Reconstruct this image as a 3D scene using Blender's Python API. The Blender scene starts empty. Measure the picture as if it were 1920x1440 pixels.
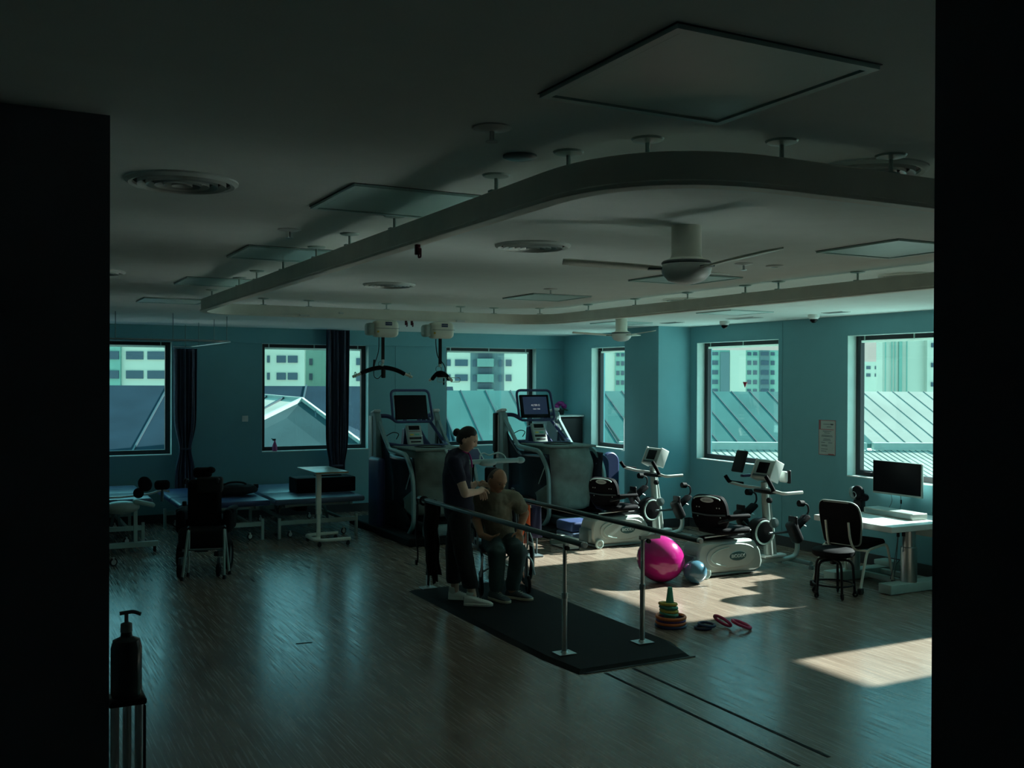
import bpy, bmesh, math, random
from mathutils import Vector, Matrix, Euler, noise
random.seed(7)
S = bpy.context.scene
COL = S.collection
R = math.radians
PI = math.pi

# ------------------------------------------------------------------ camera, world, sun, exposure
YAW, PITCH, ROLL = 27.593, -0.283, 0.2236
cd = bpy.data.cameras.new('camera'); cam = bpy.data.objects.new('camera', cd); COL.objects.link(cam)
cd.sensor_width = 36; cd.lens = 1870.3 / 1920 * 36; cd.clip_end = 2000; cd.clip_start = .02
cam.location = (0, 0, 2.0)
cam.matrix_world = Matrix.Translation((0, 0, 2)) @ Matrix.Rotation(R(-YAW), 4, 'Z') @ Matrix.Rotation(R(90 + PITCH), 4, 'X') @ Matrix.Rotation(R(ROLL), 4, 'Z')
S.camera = cam
S.view_settings.view_transform = 'Standard'; S.view_settings.look = 'None'
S.view_settings.exposure = 0.33; S.view_settings.gamma = 1.0; S.view_settings.use_curve_mapping = False
S.cycles.max_bounces = 10; S.cycles.diffuse_bounces = 6; S.cycles.transparent_max_bounces = 16
S.cycles.sample_clamp_indirect = 10; S.cycles.blur_glossy = 0.05; S.cycles.caustics_reflective = True

W = bpy.data.worlds.new('world'); S.world = W; W.use_nodes = True
nt = W.node_tree; nt.nodes.clear()
o = nt.nodes.new('ShaderNodeOutputWorld'); bg = nt.nodes.new('ShaderNodeBackground')
tc = nt.nodes.new('ShaderNodeTexCoord'); sx = nt.nodes.new('ShaderNodeSeparateXYZ'); rp = nt.nodes.new('ShaderNodeValToRGB')
nt.links.new(tc.outputs['Generated'], sx.inputs[0]); nt.links.new(sx.outputs['Z'], rp.inputs[0])
nt.links.new(rp.outputs[0], bg.inputs[0]); nt.links.new(bg.outputs[0], o.inputs[0])
e = rp.color_ramp.elements
e[0].position = 0.0; e[0].color = (.49, .55, .51, 1)
e[1].position = .75; e[1].color = (.55, 1.6, 1.9, 1)
m_ = e.new(.055); m_.color = (.49, .55, .51, 1); m_ = e.new(.18); m_.color = (.24, .60, .72, 1); m_ = e.new(.42); m_.color = (.34, 1.15, 1.3, 1)
bg.inputs[1].default_value = 1.0

sl = bpy.data.lights.new('sun', 'SUN'); sl.energy = 16.5; sl.angle = R(1.2); sl.color = (1, .975, .93)
so = bpy.data.objects.new('sun', sl); COL.objects.link(so)
so.rotation_euler = Vector((-1, 0.0, -math.tan(R(34.5)))).to_track_quat('-Z', 'Y').to_euler(); so.location = (40, 8, 30)

# ------------------------------------------------------------------ materials
def mat(name, col, rough=.6, metal=0.0, var=.06, scale=6.0, bump=0.0, bscale=60.0, emit=None, es=1.0, coat=0.0, spec=.5, trans=0.0, sheen=0.0):
    m = bpy.data.materials.new(name); m.use_nodes = True; t = m.node_tree; b = t.nodes['Principled BSDF']
    b.inputs['Roughness'].default_value = rough; b.inputs['Metallic'].default_value = metal
    b.inputs['Specular IOR Level'].default_value = spec
    if coat: b.inputs['Coat Weight'].default_value = coat; b.inputs['Coat Roughness'].default_value = .15
    if trans: b.inputs['Transmission Weight'].default_value = trans
    if sheen: b.inputs['Sheen Weight'].default_value = sheen
    tc = t.nodes.new('ShaderNodeTexCoord'); n = t.nodes.new('ShaderNodeTexNoise'); n.inputs['Scale'].default_value = scale
    n.inputs['Detail'].default_value = 4
    t.links.new(tc.outputs['Object'], n.inputs['Vector'])
    r = t.nodes.new('ShaderNodeValToRGB'); t.links.new(n.outputs['Fac'], r.inputs[0])
    c = Vector(col)
    r.color_ramp.elements[0].position = .3; r.color_ramp.elements[1].position = .7
    r.color_ramp.elements[0].color = (*[max(0, x * (1 - var)) for x in c], 1); r.color_ramp.elements[1].color = (*[min(1, x * (1 + var)) for x in c], 1)
    t.links.new(r.outputs[0], b.inputs['Base Color'])
    if bump:
        n2 = t.nodes.new('ShaderNodeTexNoise'); n2.inputs['Scale'].default_value = bscale; t.links.new(tc.outputs['Object'], n2.inputs['Vector'])
        bp = t.nodes.new('ShaderNodeBump'); bp.inputs['Strength'].default_value = bump; bp.inputs['Distance'].default_value = .004
        t.links.new(n2.outputs['Fac'], bp.inputs['Height']); t.links.new(bp.outputs[0], b.inputs['Normal'])
    if emit: b.inputs['Emission Color'].default_value = (*emit, 1); b.inputs['Emission Strength'].default_value = es
    return m
M = {}
M['wall'] = mat('wall_paint', (.175, .41, .46), .75, var=.02, bump=.12, bscale=180)
M['ceil'] = mat('ceiling_paint', (.86, .94, .91), .85, var=.02, bump=.1, bscale=160)
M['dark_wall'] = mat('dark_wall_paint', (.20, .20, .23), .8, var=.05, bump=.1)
M['base'] = mat('dark_vinyl_skirting', (.03, .035, .04), .5)
M['black'] = mat('black_plastic', (.007, .007, .009), .5, spec=.3)
M['blackgloss'] = mat('glossy_black', (.005, .005, .007), .25, spec=.12)
M['frame'] = mat('black_window_frame', (.012, .012, .018), .4)
M['vinylblack'] = mat('black_vinyl', (.006, .006, .008), .75, spec=.1, bump=.2, bscale=90)
M['rubber'] = mat('black_rubber', (.006, .007, .008), .7, spec=.15, bump=.2, bscale=300)
M['navy'] = mat('navy_vinyl', (.05, .08, .20), .4, bump=.1, bscale=60)
M['navyplastic'] = mat('navy_blue_plastic', (.035, .05, .14), .4)
M['blue_vinyl'] = mat('slate_blue_vinyl', (.11, .16, .25), .32, bump=.1, bscale=40)
M['white'] = mat('white_plastic', (.72, .76, .73), .35)
M['cream'] = mat('cream_plastic', (.84, .86, .76), .4)
M['steel'] = mat('brushed_steel', (.55, .60, .60), .3, 1.0)
M['chrome'] = mat('chrome', (.78, .82, .82), .30, .8)
M['palemetal'] = mat('pale_painted_metal', (.45, .60, .56), .38)
M['greymetal'] = mat('grey_green_painted_metal', (.22, .33, .33), .4)
M['darkmetal'] = mat('dark_painted_metal', (.08, .11, .12), .45)
M['rail'] = mat('aluminium_rail', (.86, .85, .76), .5, .0)
M['silver'] = mat('silver_grey_plastic', (.40, .46, .43), .38, .15)
M['silverdark'] = mat('dark_silver_plastic', (.16, .22, .22), .4, .2)
M['greyfabric'] = mat('grey_green_fabric', (.17, .22, .20), .85, var=.15, scale=9, bump=.4, bscale=25)
M['curtain'] = mat('blue_grey_curtain', (.075, .085, .13), .9, var=.12, scale=20, bump=.2)
M['maroon'] = mat('dark_red_plastic', (.10, .01, .03), .4)
M['pink'] = mat('magenta_vinyl', (.40, .012, .17), .16, var=.04, coat=.4)
M['bluevinyl'] = mat('blue_vinyl_ball', (.07, .18, .25), .18, var=.04, coat=.4)
M['cone'] = mat('green_plastic', (.10, .46, .33), .5)
M['yellow'] = mat('mustard_yellow_plastic', (.72, .55, .09), .45)
M['orange'] = mat('orange_plastic', (.85, .20, .05), .45)
M['purple'] = mat('purple_plastic', (.14, .06, .24), .45)
M['darkblue'] = mat('dark_blue_plastic', (.02, .04, .12), .45)
M['pinkring'] = mat('raspberry_plastic', (.72, .05, .17), .45)
M['redb'] = mat('red_button', (.5, .02, .05), .4)
M['yellowsticker'] = mat('yellow_sticker', (.6, .38, .03), .5)
M['blue_label'] = mat('blue_label', (.02, .05, .15), .5)
M['ink'] = mat('pale_print', (.55, .65, .62), .5)
M['darkink'] = mat('dark_print', (.05, .08, .09), .6)
M['skin'] = mat('tan_skin', (.56, .31, .19), .5, var=.08, scale=14)
M['skin2'] = mat('light_skin', (.78, .52, .38), .5, var=.06, scale=14)
M['hair'] = mat('black_hair', (.008, .008, .010), .35, var=.3, scale=60, bump=.5, bscale=200)
M['greyhair'] = mat('short_grey_hair', (.13, .11, .10), .8, var=.2, scale=90, bump=.3, bscale=300)
M['navyshirt'] = mat('navy_scrub_shirt', (.015, .018, .045), .85, var=.1, bump=.3, bscale=30)
M['blacktrouser'] = mat('black_trousers', (.008, .009, .012), .85, var=.1, bump=.3, bscale=20)
M['khaki'] = mat('khaki_cotton_shirt', (.24, .23, .17), .9, var=.08, bump=.4, bscale=22)
M['greentrouser'] = mat('dark_green_trousers', (.045, .085, .085), .85, var=.1, bump=.3, bscale=20)
M['whiteshoe'] = mat('white_shoe_leather', (.86, .92, .84), .5)
M['creamsole'] = mat('cream_sole', (.62, .58, .42), .5)
M['lanyard'] = mat('magenta_lanyard', (.6, .01, .30), .5)
M['paper'] = mat('poster_paper', (.42, .47, .44), .7)
M['redpaper'] = mat('faded_red_print', (.42, .13, .14), .7)
M['palepanel'] = mat('pale_panel', (.62, .86, .82), .35, var=.03)
M['reveal'] = mat('painted_skylight_reveal', (.60, .74, .70), .7)  # paler than the walls: grazing skylight on the reveals put into the colour
M['hoop'] = mat('grey_teal_frame_paint', (.24, .38, .38), .38)
M['rib'] = mat('ribbed_roof_edge', (.06, .095, .085), .6)
M['barsteel'] = mat('dark_polished_rail', (.10, .14, .14), .3, .8)
M['tabletop'] = mat('laminate_table_top', (.45, .55, .53), .25)
M['pinkliq'] = mat('pink_cleaner', (.5, .08, .25), .3)
M['badge'] = mat('dark_teal_badge', (.03, .09, .09), .4)
M['bottledark'] = mat('smoky_bottle_plastic', (.03, .05, .05), .2)
M['wood'] = mat('beech_edge', (.36, .22, .12), .5)
M['orangecloth'] = mat('orange_rubber_band', (.75, .10, .01), .6)
M['navycloth'] = mat('navy_band', (.012, .012, .06), .7)
M['redcloth'] = mat('dark_red_band', (.16, .01, .012), .7)
M['purpleflower'] = mat('purple_flower', (.24, .01, .16), .6)
M['leaf'] = mat('houseplant_leaf', (.02, .06, .03), .6)
M['belt'] = mat('black_nylon_webbing', (.010, .010, .012), .8)
M['facade'] = mat('pale_render', (.40, .40, .34), .85, var=.04, scale=.2)  # sun and shade between facades are put into these render tones
M['facadeteal'] = mat('shaded_teal_render', (.14, .26, .22), .85, var=.04, scale=.2)
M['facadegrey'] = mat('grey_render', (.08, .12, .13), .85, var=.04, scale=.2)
M['pane_far'] = mat('far_window_glass', (.02, .045, .07), .4)
M['balcony'] = mat('balcony_render', (.11, .19, .17), .8, scale=.3)
M['ground'] = mat('town_ground', (.45, .60, .55), .9, scale=.05, var=.3)
M['bush'] = mat('tree_foliage', (.04, .13, .11), .9, scale=2, var=.4)

def nodes_of(m): return m.node_tree, m.node_tree.nodes['Principled BSDF']
# floor: narrow vinyl planks running along the room
def floor_mat():
    m = bpy.data.materials.new('vinyl_plank_floor'); m.use_nodes = True; t, b = nodes_of(m)
    tc = t.nodes.new('ShaderNodeTexCoord'); mp = t.nodes.new('ShaderNodeMapping'); mp.inputs['Rotation'].default_value = (0, 0, R(90))
    t.links.new(tc.outputs['Object'], mp.inputs[0])
    br = t.nodes.new('ShaderNodeTexBrick'); br.inputs['Scale'].default_value = 1.0
    br.inputs['Brick Width'].default_value = 1.1; br.inputs['Row Height'].default_value = .075; br.inputs['Mortar Size'].default_value = .0012
    br.inputs['Color1'].default_value = (.27, .20, .155, 1); br.inputs['Color2'].default_value = (.335, .255, .20, 1); br.inputs['Mortar'].default_value = (.16, .13, .11, 1)
    br.offset = .37
    t.links.new(mp.outputs[0], br.inputs['Vector'])
    mp2 = t.nodes.new('ShaderNodeMapping'); mp2.inputs['Scale'].default_value = (60, 1.6, 1); t.links.new(tc.outputs['Object'], mp2.inputs[0])
    n = t.nodes.new('ShaderNodeTexNoise'); n.inputs['Scale'].default_value = 1.6; n.inputs['Detail'].default_value = 6; t.links.new(mp2.outputs[0], n.inputs['Vector'])
    mx = t.nodes.new('ShaderNodeMix'); mx.data_type = 'RGBA'; mx.blend_type = 'MULTIPLY'; mx.inputs['Factor'].default_value = .6
    r = t.nodes.new('ShaderNodeValToRGB'); r.color_ramp.elements[0].position = .35; r.color_ramp.elements[0].color = (.62, .62, .64, 1); r.color_ramp.elements[1].position = .65
    t.links.new(n.outputs['Fac'], r.inputs[0]); t.links.new(br.outputs['Color'], mx.inputs['A']); t.links.new(r.outputs[0], mx.inputs['B'])
    t.links.new(mx.outputs['Result'], b.inputs['Base Color'])
    mr = t.nodes.new('ShaderNodeMapRange'); mr.inputs['To Min'].default_value = .12; mr.inputs['To Max'].default_value = .34
    mr.inputs['From Min'].default_value = .3; mr.inputs['From Max'].default_value = .7; t.links.new(n.outputs['Fac'], mr.inputs['Value']); t.links.new(mr.outputs[0], b.inputs['Roughness'])
    bp = t.nodes.new('ShaderNodeBump'); bp.inputs['Strength'].default_value = .12; bp.inputs['Distance'].default_value = .001
    t.links.new(n.outputs['Fac'], bp.inputs['Height']); t.links.new(bp.outputs[0], b.inputs['Normal'])
    b.inputs['Specular IOR Level'].default_value = .7
    return m
M['floor'] = floor_mat()
def glass_mat():
    m = bpy.data.materials.new('window_glass'); m.use_nodes = True; t = m.node_tree; t.nodes.clear()
    o = t.nodes.new('ShaderNodeOutputMaterial'); mx = t.nodes.new('ShaderNodeMixShader'); tr = t.nodes.new('ShaderNodeBsdfTransparent'); gl = t.nodes.new('ShaderNodeBsdfGlossy')
    tr.inputs[0].default_value = (.90, .99, .97, 1); gl.inputs['Roughness'].default_value = .02; mx.inputs[0].default_value = .05
    t.links.new(tr.outputs[0], mx.inputs[1]); t.links.new(gl.outputs[0], mx.inputs[2]); t.links.new(mx.outputs[0], o.inputs[0]); return m
M['glass'] = glass_mat()
def clear_mat(name, col, f=.25, rough=.1):
    m = bpy.data.materials.new(name); m.use_nodes = True; t = m.node_tree; t.nodes.clear()
    o = t.nodes.new('ShaderNodeOutputMaterial'); mx = t.nodes.new('ShaderNodeMixShader'); tr = t.nodes.new('ShaderNodeBsdfTransparent'); gl = t.nodes.new('ShaderNodeBsdfPrincipled')
    tr.inputs[0].default_value = (*col, 1); gl.inputs['Base Color'].default_value = (*[c * .5 for c in col], 1); gl.inputs['Roughness'].default_value = rough; mx.inputs[0].default_value = f
    t.links.new(tr.outputs[0], mx.inputs[1]); t.links.new(gl.outputs[0], mx.inputs[2]); t.links.new(mx.outputs[0], o.inputs[0]); return m
M['clear'] = clear_mat('clear_vinyl', (.12, .15, .20), .45, .12)
def translucent(name, col):
    m = bpy.data.materials.new(name); m.use_nodes = True; t = m.node_tree; t.nodes.clear()
    o = t.nodes.new('ShaderNodeOutputMaterial'); mx = t.nodes.new('ShaderNodeMixShader'); tr = t.nodes.new('ShaderNodeBsdfTranslucent'); gl = t.nodes.new('ShaderNodeBsdfDiffuse')
    tr.inputs[0].default_value = (*col, 1); gl.inputs[0].default_value = (*col, 1); mx.inputs[0].default_value = .3
    t.links.new(tr.outputs[0], mx.inputs[1]); t.links.new(gl.outputs[0], mx.inputs[2]); t.links.new(mx.outputs[0], o.inputs[0]); return m
M['blind'] = translucent('translucent_blind', (.9, .95, .9))
def roof_mat(name, c1, rough=.5, wave=0):
    m = mat(name, c1, rough, var=.14, scale=.8, spec=.04); return m
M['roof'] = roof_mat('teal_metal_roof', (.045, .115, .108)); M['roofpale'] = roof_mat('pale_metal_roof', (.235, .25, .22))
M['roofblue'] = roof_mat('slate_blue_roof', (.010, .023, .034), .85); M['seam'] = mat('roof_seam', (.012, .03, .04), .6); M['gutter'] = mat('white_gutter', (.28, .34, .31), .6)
M['screen'] = mat('lit_navy_screen', (.01, .01, .02), .3, emit=(.010, .02, .055), es=.45)
M['screentext'] = mat('lit_screen_text', (.1, .1, .1), .3, emit=(.45, .5, .5), es=.6)

# ------------------------------------------------------------------ mesh building
def newell(vs, f):
    n = Vector((0, 0, 0))
    for i in range(len(f)):
        a, b = vs[f[i]], vs[f[(i + 1) % len(f)]]
        n += Vector(((a.y - b.y) * (a.z + b.z), (a.z - b.z) * (a.x + b.x), (a.x - b.x) * (a.y + b.y)))
    return n
def smooth_path(pts, k=6, closed=False):
    P = [Vector(p) for p in pts]; n = len(P); out = []
    segs = n if closed else n - 1
    for i in range(segs):
        p1, p2 = P[i], P[(i + 1) % n]
        p0 = P[(i - 1) % n] if closed or i > 0 else p1; p3 = P[(i + 2) % n] if closed or i + 2 < n else p2
        for j in range(k):
            t = j / k; t2, t3 = t * t, t * t * t
            out.append(.5 * ((2 * p1) + (p2 - p0) * t + (2 * p0 - 5 * p1 + 4 * p2 - p3) * t2 + (3 * p1 - p0 - 3 * p2 + p3) * t3))
    if not closed: out.append(P[-1])
    return out
def fillet(pts, r, k=5, closed=False):
    P = [Vector(p) for p in pts]; n = len(P); out = []
    for i in range(n):
        if not closed and i in (0, n - 1): out.append(P[i]); continue
        a, b, c = P[i - 1], P[i], P[(i + 1) % n]
        rr = r[i] if isinstance(r, (list, tuple)) else r
        d1, d2 = (a - b), (c - b); rr = min(rr, d1.length * .49, d2.length * .49)
        s, e_ = b + d1.normalized() * rr, b + d2.normalized() * rr
        for j in range(k + 1):
            t = j / k; out.append((1 - t) ** 2 * s + 2 * t * (1 - t) * b + t * t * e_)
    return out
class MB:
    def __init__(s): s.v = []; s.f = []; s.mi = []; s.mats = []; s.X = Matrix.Identity(4); s.cur = 0
    def m(s, mt):
        if mt not in s.mats: s.mats.append(mt)
        s.cur = s.mats.index(mt); return s
    def add(s, vs, fs):
        b = len(s.v); s.v += [s.X @ Vector(v) for v in vs]; s.f += [tuple(i + b for i in f) for f in fs]; s.mi += [s.cur] * len(fs); return s
    def box(s, c, d, rot=(0, 0, 0)):
        E = Euler(rot).to_matrix(); c = Vector(c); h = Vector(d) / 2
        vs = [c + E @ Vector((x * h.x, y * h.y, z * h.z)) for x in (-1, 1) for y in (-1, 1) for z in (-1, 1)]
        return s.add(vs, [(0, 1, 3, 2), (4, 6, 7, 5), (0, 4, 5, 1), (2, 3, 7, 6), (0, 2, 6, 4), (1, 5, 7, 3)])
    def span(s, a, b):
        return s.box([(x + y) / 2 for x, y in zip(a, b)], [abs(y - x) for x, y in zip(a, b)])
    def rbox(s, c, d, r=.02, rot=(0, 0, 0), k=3):   # rounded box, all edges
        bm = bmesh.new(); bmesh.ops.create_cube(bm, size=1); bmesh.ops.scale(bm, vec=d, verts=bm.verts)
        bmesh.ops.bevel(bm, geom=bm.edges[:], offset=min(r, min(d) * .49), segments=k, affect='EDGES', profile=.5)
        E = Euler(rot).to_matrix(); c = Vector(c); bm.verts.ensure_lookup_table()
        s.add([c + E @ v.co for v in bm.verts], [tuple(v.index for v in f.verts) for f in bm.faces]); bm.free(); return s
    def rings(s, rings, capa=True, capb=True, closed=False):
        n = len(rings[0]); vs = [p for r in rings for p in r]; fs = []
        K = len(rings)
        for i in range(K if closed else K - 1):
            j = (i + 1) % K
            for a in range(n): b = (a + 1) % n; fs.append((i * n + a, i * n + b, j * n + b, j * n + a))
        if not closed:
            if capa: fs.append(tuple(reversed(range(n))))
            if capb: fs.append(tuple((K - 1) * n + a for a in range(n)))
        return s.add(vs, fs)
    def cyl(s, p0, p1, r, r2=None, n=16):
        return s.tube([p0, p1], [r, r if r2 is None else r2], n)
    def tube(s, pts, r, n=10, closed=False, sec=None, up=None):
        P = [Vector(p) for p in pts]; K = len(P); rr = r if isinstance(r, (list, tuple)) else [r] * K
        T = []
        for i in range(K):
            a = P[i - 1] if (i > 0 or closed) else P[i]; b = P[(i + 1) % K] if (i < K - 1 or closed) else P[i]
            T.append((b - a).normalized())
        u = Vector(up) if up else (Vector((0, 0, 1)) if abs(T[0].z) < .9 else Vector((1, 0, 0)))
        u = (u - T[0] * u.dot(T[0])).normalized(); out = []
        for i in range(K):
            if i and not up:
                q = T[i - 1].rotation_difference(T[i]); u = q @ u
            elif up:
                u = Vector(up)
            u = (u - T[i] * u.dot(T[i])).normalized(); w = T[i].cross(u)
            if sec: out.append([P[i] + u * y + w * x for x, y in sec])
            else: out.append([P[i] + (u * math.cos(2 * PI * a / n) + w * math.sin(2 * PI * a / n)) * rr[i] for a in range(n)])
        return s.rings(out, closed=closed)
    def lathe(s, prof, loc=(0, 0, 0), n=24, rot=(0, 0, 0), sc=(1, 1, 1)):
        E = Euler(rot).to_matrix(); loc = Vector(loc)
        return s.rings([[loc + E @ Vector((r * math.cos(2 * PI * a / n) * sc[0], r * math.sin(2 * PI * a / n) * sc[1], z * sc[2])) for a in range(n)] for r, z in prof])
    def ell(s, c, r, n=20, k=12, rot=(0, 0, 0)):
        return s.lathe([(math.sin(PI * (i + .02) / (k + .04)), -math.cos(PI * (i + .02) / (k + .04))) for i in range(k + 1)], c, n, rot, r) if 0 else s._ell(c, r, n, k, rot)
    def _ell(s, c, r, n, k, rot):
        E = Euler(rot).to_matrix(); c = Vector(c); rg = []
        for i in range(k + 1):
            t = PI * i / k; q = max(math.sin(t), .001); rg.append([c + E @ Vector((r[0] * q * math.cos(2 * PI * a / n), r[1] * q * math.sin(2 * PI * a / n), -r[2] * math.cos(t))) for a in range(n)])
        return s.rings(rg)
    def torus(s, c, Rr, r, rot=(0, 0, 0), n=32, k=10, arc=2 * PI):
        E = Euler(rot).to_matrix(); c = Vector(c); full = arc > 6.28; N = n
        pts = [c + E @ Vector((Rr * math.cos(arc * i / N), Rr * math.sin(arc * i / N), 0)) for i in range(N if full else N + 1)]
        return s.tube(pts, r, k, closed=full, up=E @ Vector((0, 0, 1)))
    def prism(s, poly, axis, a, b):   # polygon in the two axes other than axis, extruded a..b
        def P(p, t): return {'x': (t, p[0], p[1]), 'y': (p[0], t, p[1]), 'z': (p[0], p[1], t)}[axis]
        return s.rings([[P(p, a) for p in poly], [P(p, b) for p in poly]])
    def sheet(s, g):
        nu, nv = len(g), len(g[0]); return s.add([p for r in g for p in r], [(i * nv + j, (i + 1) * nv + j, (i + 1) * nv + j + 1, i * nv + j + 1) for i in range(nu - 1) for j in range(nv - 1)])
    def build(s, name, mt=None, parent=None, smooth=True, bevel=0.0, solid=0.0, subs=0, angle=40):
        me = bpy.data.meshes.new(name); me.from_pydata([tuple(v) for v in s.v], [], s.f)
        mats = s.mats or [mt]
        for x in mats: me.materials.append(M[x] if isinstance(x, str) else x)
        if s.mats: me.polygons.foreach_set('material_index', s.mi)
        bm = bmesh.new(); bm.from_mesh(me); bmesh.ops.recalc_face_normals(bm, faces=bm.faces); bm.to_mesh(me); bm.free()
        ob = bpy.data.objects.new(name, me); COL.objects.link(ob)
        if parent: ob.parent = parent
        if smooth:
            me.polygons.foreach_set('use_smooth', [True] * len(me.polygons)); me.set_sharp_from_angle(angle=R(angle))
        if solid: q = ob.modifiers.new('thickness', 'SOLIDIFY'); q.thickness = solid; q.offset = 0
        if bevel: q = ob.modifiers.new('edge', 'BEVEL'); q.width = bevel; q.segments = 2; q.limit_method = 'ANGLE'; q.angle_limit = R(40)
        if subs: q = ob.modifiers.new('sub', 'SUBSURF'); q.levels = subs; q.render_levels = subs
        return ob
def tag(o, label=None, cat=None, group=None, kind=None):
    if label: o['label'] = label
    if cat: o['category'] = cat
    if group: o['group'] = group
    if kind: o['kind'] = kind
    return o
def thing(name, label, cat, loc=(0, 0, 0), rz=0, group=None):
    o = bpy.data.objects.new(name, None); COL.objects.link(o); o.location = loc; o.rotation_euler = (0, 0, rz); o.empty_display_size = .1
    return tag(o, label, cat, group)
def struct(o): o['kind'] = 'structure'; return o
def dup(root, loc=None, rz=None, label=None):
    def cp(o, par):
        c = o.copy(); COL.objects.link(c); c.parent = par
        for ch in list(o.children): cp(ch, c)
        return c
    r = cp(root, None)
    if loc is not None: r.location = loc
    if rz is not None: r.rotation_euler = (0, 0, rz)
    if label: r['label'] = label
    return r
def text(name, s, size, mt, parent, loc, rot, ext=.001, align='CENTER', sx=1.0):
    cu = bpy.data.curves.new(name, 'FONT'); cu.body = s; cu.size = size; cu.extrude = ext; cu.align_x = align; cu.align_y = 'CENTER'
    ob = bpy.data.objects.new(name, cu); COL.objects.link(ob)
    bpy.context.view_layer.update()
    me = bpy.data.meshes.new_from_object(ob.evaluated_get(bpy.context.evaluated_depsgraph_get())); bpy.data.objects.remove(ob)
    me.materials.clear(); me.materials.append(M[mt])
    ob = bpy.data.objects.new(name, me); COL.objects.link(ob); ob.parent = parent; ob.location = loc; ob.rotation_euler = rot; ob.scale = (sx, 1, 1); return ob

# ------------------------------------------------------------------ room shell
XR, YF, ZC = 8.48, 14.39, 2.72
Z0, Z1 = .93, 2.50
T = .13       # reveal depth inside, glass plane behind it
def wall_with_holes(name, axis, pos, a0, a1, holes, thick, mt='wall'):
    m = MB(); xs = sorted({a0, a1, *[h for q in holes for h in q[:2]]})
    for i in range(len(xs) - 1):
        l, r_ = xs[i], xs[i + 1]; mid = (l + r_) / 2; hole = [h for h in holes if h[0] < mid < h[1]]
        parts = [(-.05, Z0), (Z1, ZC + .05)] if hole else [(-.05, ZC + .05)]
        for z0, z1 in parts:
            if axis == 'x': m.span((pos, l, z0), (pos + thick, r_, z1))
            else: m.span((l, pos, z0), (r_, pos + thick, z1))
    ob = struct(m.build(name, mt, smooth=False))
    bm = bmesh.new(); bm.from_mesh(ob.data); bmesh.ops.remove_doubles(bm, verts=bm.verts, dist=1e-4); bm.to_mesh(ob.data); bm.free(); return ob
WR = [(3.30, 3.93), (4.60, 5.42), (6.54, 8.14), (9.24, 10.82), (11.92, 13.50)]  # first opening is added out of view to brighten the ceiling
WF = [(.62, 2.22), (3.46, 5.07), (6.35, 7.97)]
wall_with_holes('wall_right', 'x', XR, .9, YF + .3, WR, .26)
wall_with_holes('wall_far', 'y', YF, -4.2, XR, WF, .26)
struct(MB().span((-4.3, 2.945, -.05), (-4.2, YF + .2, ZC + .05)).build('wall_left', 'wall', smooth=False))
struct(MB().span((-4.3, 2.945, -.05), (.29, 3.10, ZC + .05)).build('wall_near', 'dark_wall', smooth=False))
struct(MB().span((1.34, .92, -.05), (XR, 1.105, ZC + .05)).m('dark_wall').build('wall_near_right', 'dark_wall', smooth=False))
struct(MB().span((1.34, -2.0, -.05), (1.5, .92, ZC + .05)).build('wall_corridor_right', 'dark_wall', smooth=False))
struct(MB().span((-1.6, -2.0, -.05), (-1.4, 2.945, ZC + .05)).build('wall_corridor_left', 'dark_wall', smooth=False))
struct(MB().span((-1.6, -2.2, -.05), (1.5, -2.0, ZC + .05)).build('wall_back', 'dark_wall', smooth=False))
struct(MB().span((-4.3, -2.2, -.12), (XR + .26, YF + .3, 0)).build('floor', 'floor', smooth=False))
struct(MB().span((-4.3, -2.2, ZC), (XR + .26, YF + .3, ZC + .12)).build('ceiling', 'ceil', smooth=False))
struct(MB().span((7.946, 10.961, 0), (XR, 11.766, ZC)).build('pillar_right', 'wall', smooth=False))
struct(MB().span((-4.2, YF - .05, 2.50), (XR, YF, ZC)).build('wall_far_soffit', 'wall', smooth=False))
for nm, a, b in (('trim_1', (XR - .006, 9.17, 0), (XR, 9.185, ZC)), ('trim_2', (5.50, YF - .006, 0), (5.515, YF, 2.5)), ('trim_3', (2.36, YF - .006, 0), (2.375, YF, 2.5))):
    struct(MB().span(a, b).build(nm, 'wall', smooth=False))
def baseboard(n, a, b): struct(MB().span(a, b).build('baseboard_' + n, 'base', smooth=False))
baseboard('right', (XR - .012, 1.105, 0), (XR, 10.961, .12)); baseboard('right_far', (XR - .012, 11.766, 0), (XR, YF, .12))
baseboard('pillar_side', (7.946, 10.949, 0), (XR, 10.961, .12)); baseboard('pillar_front', (7.934, 10.949, 0), (7.946, 11.766, .12))
baseboard('far', (-4.2, YF - .012, 0), (XR, YF, .12))

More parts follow.
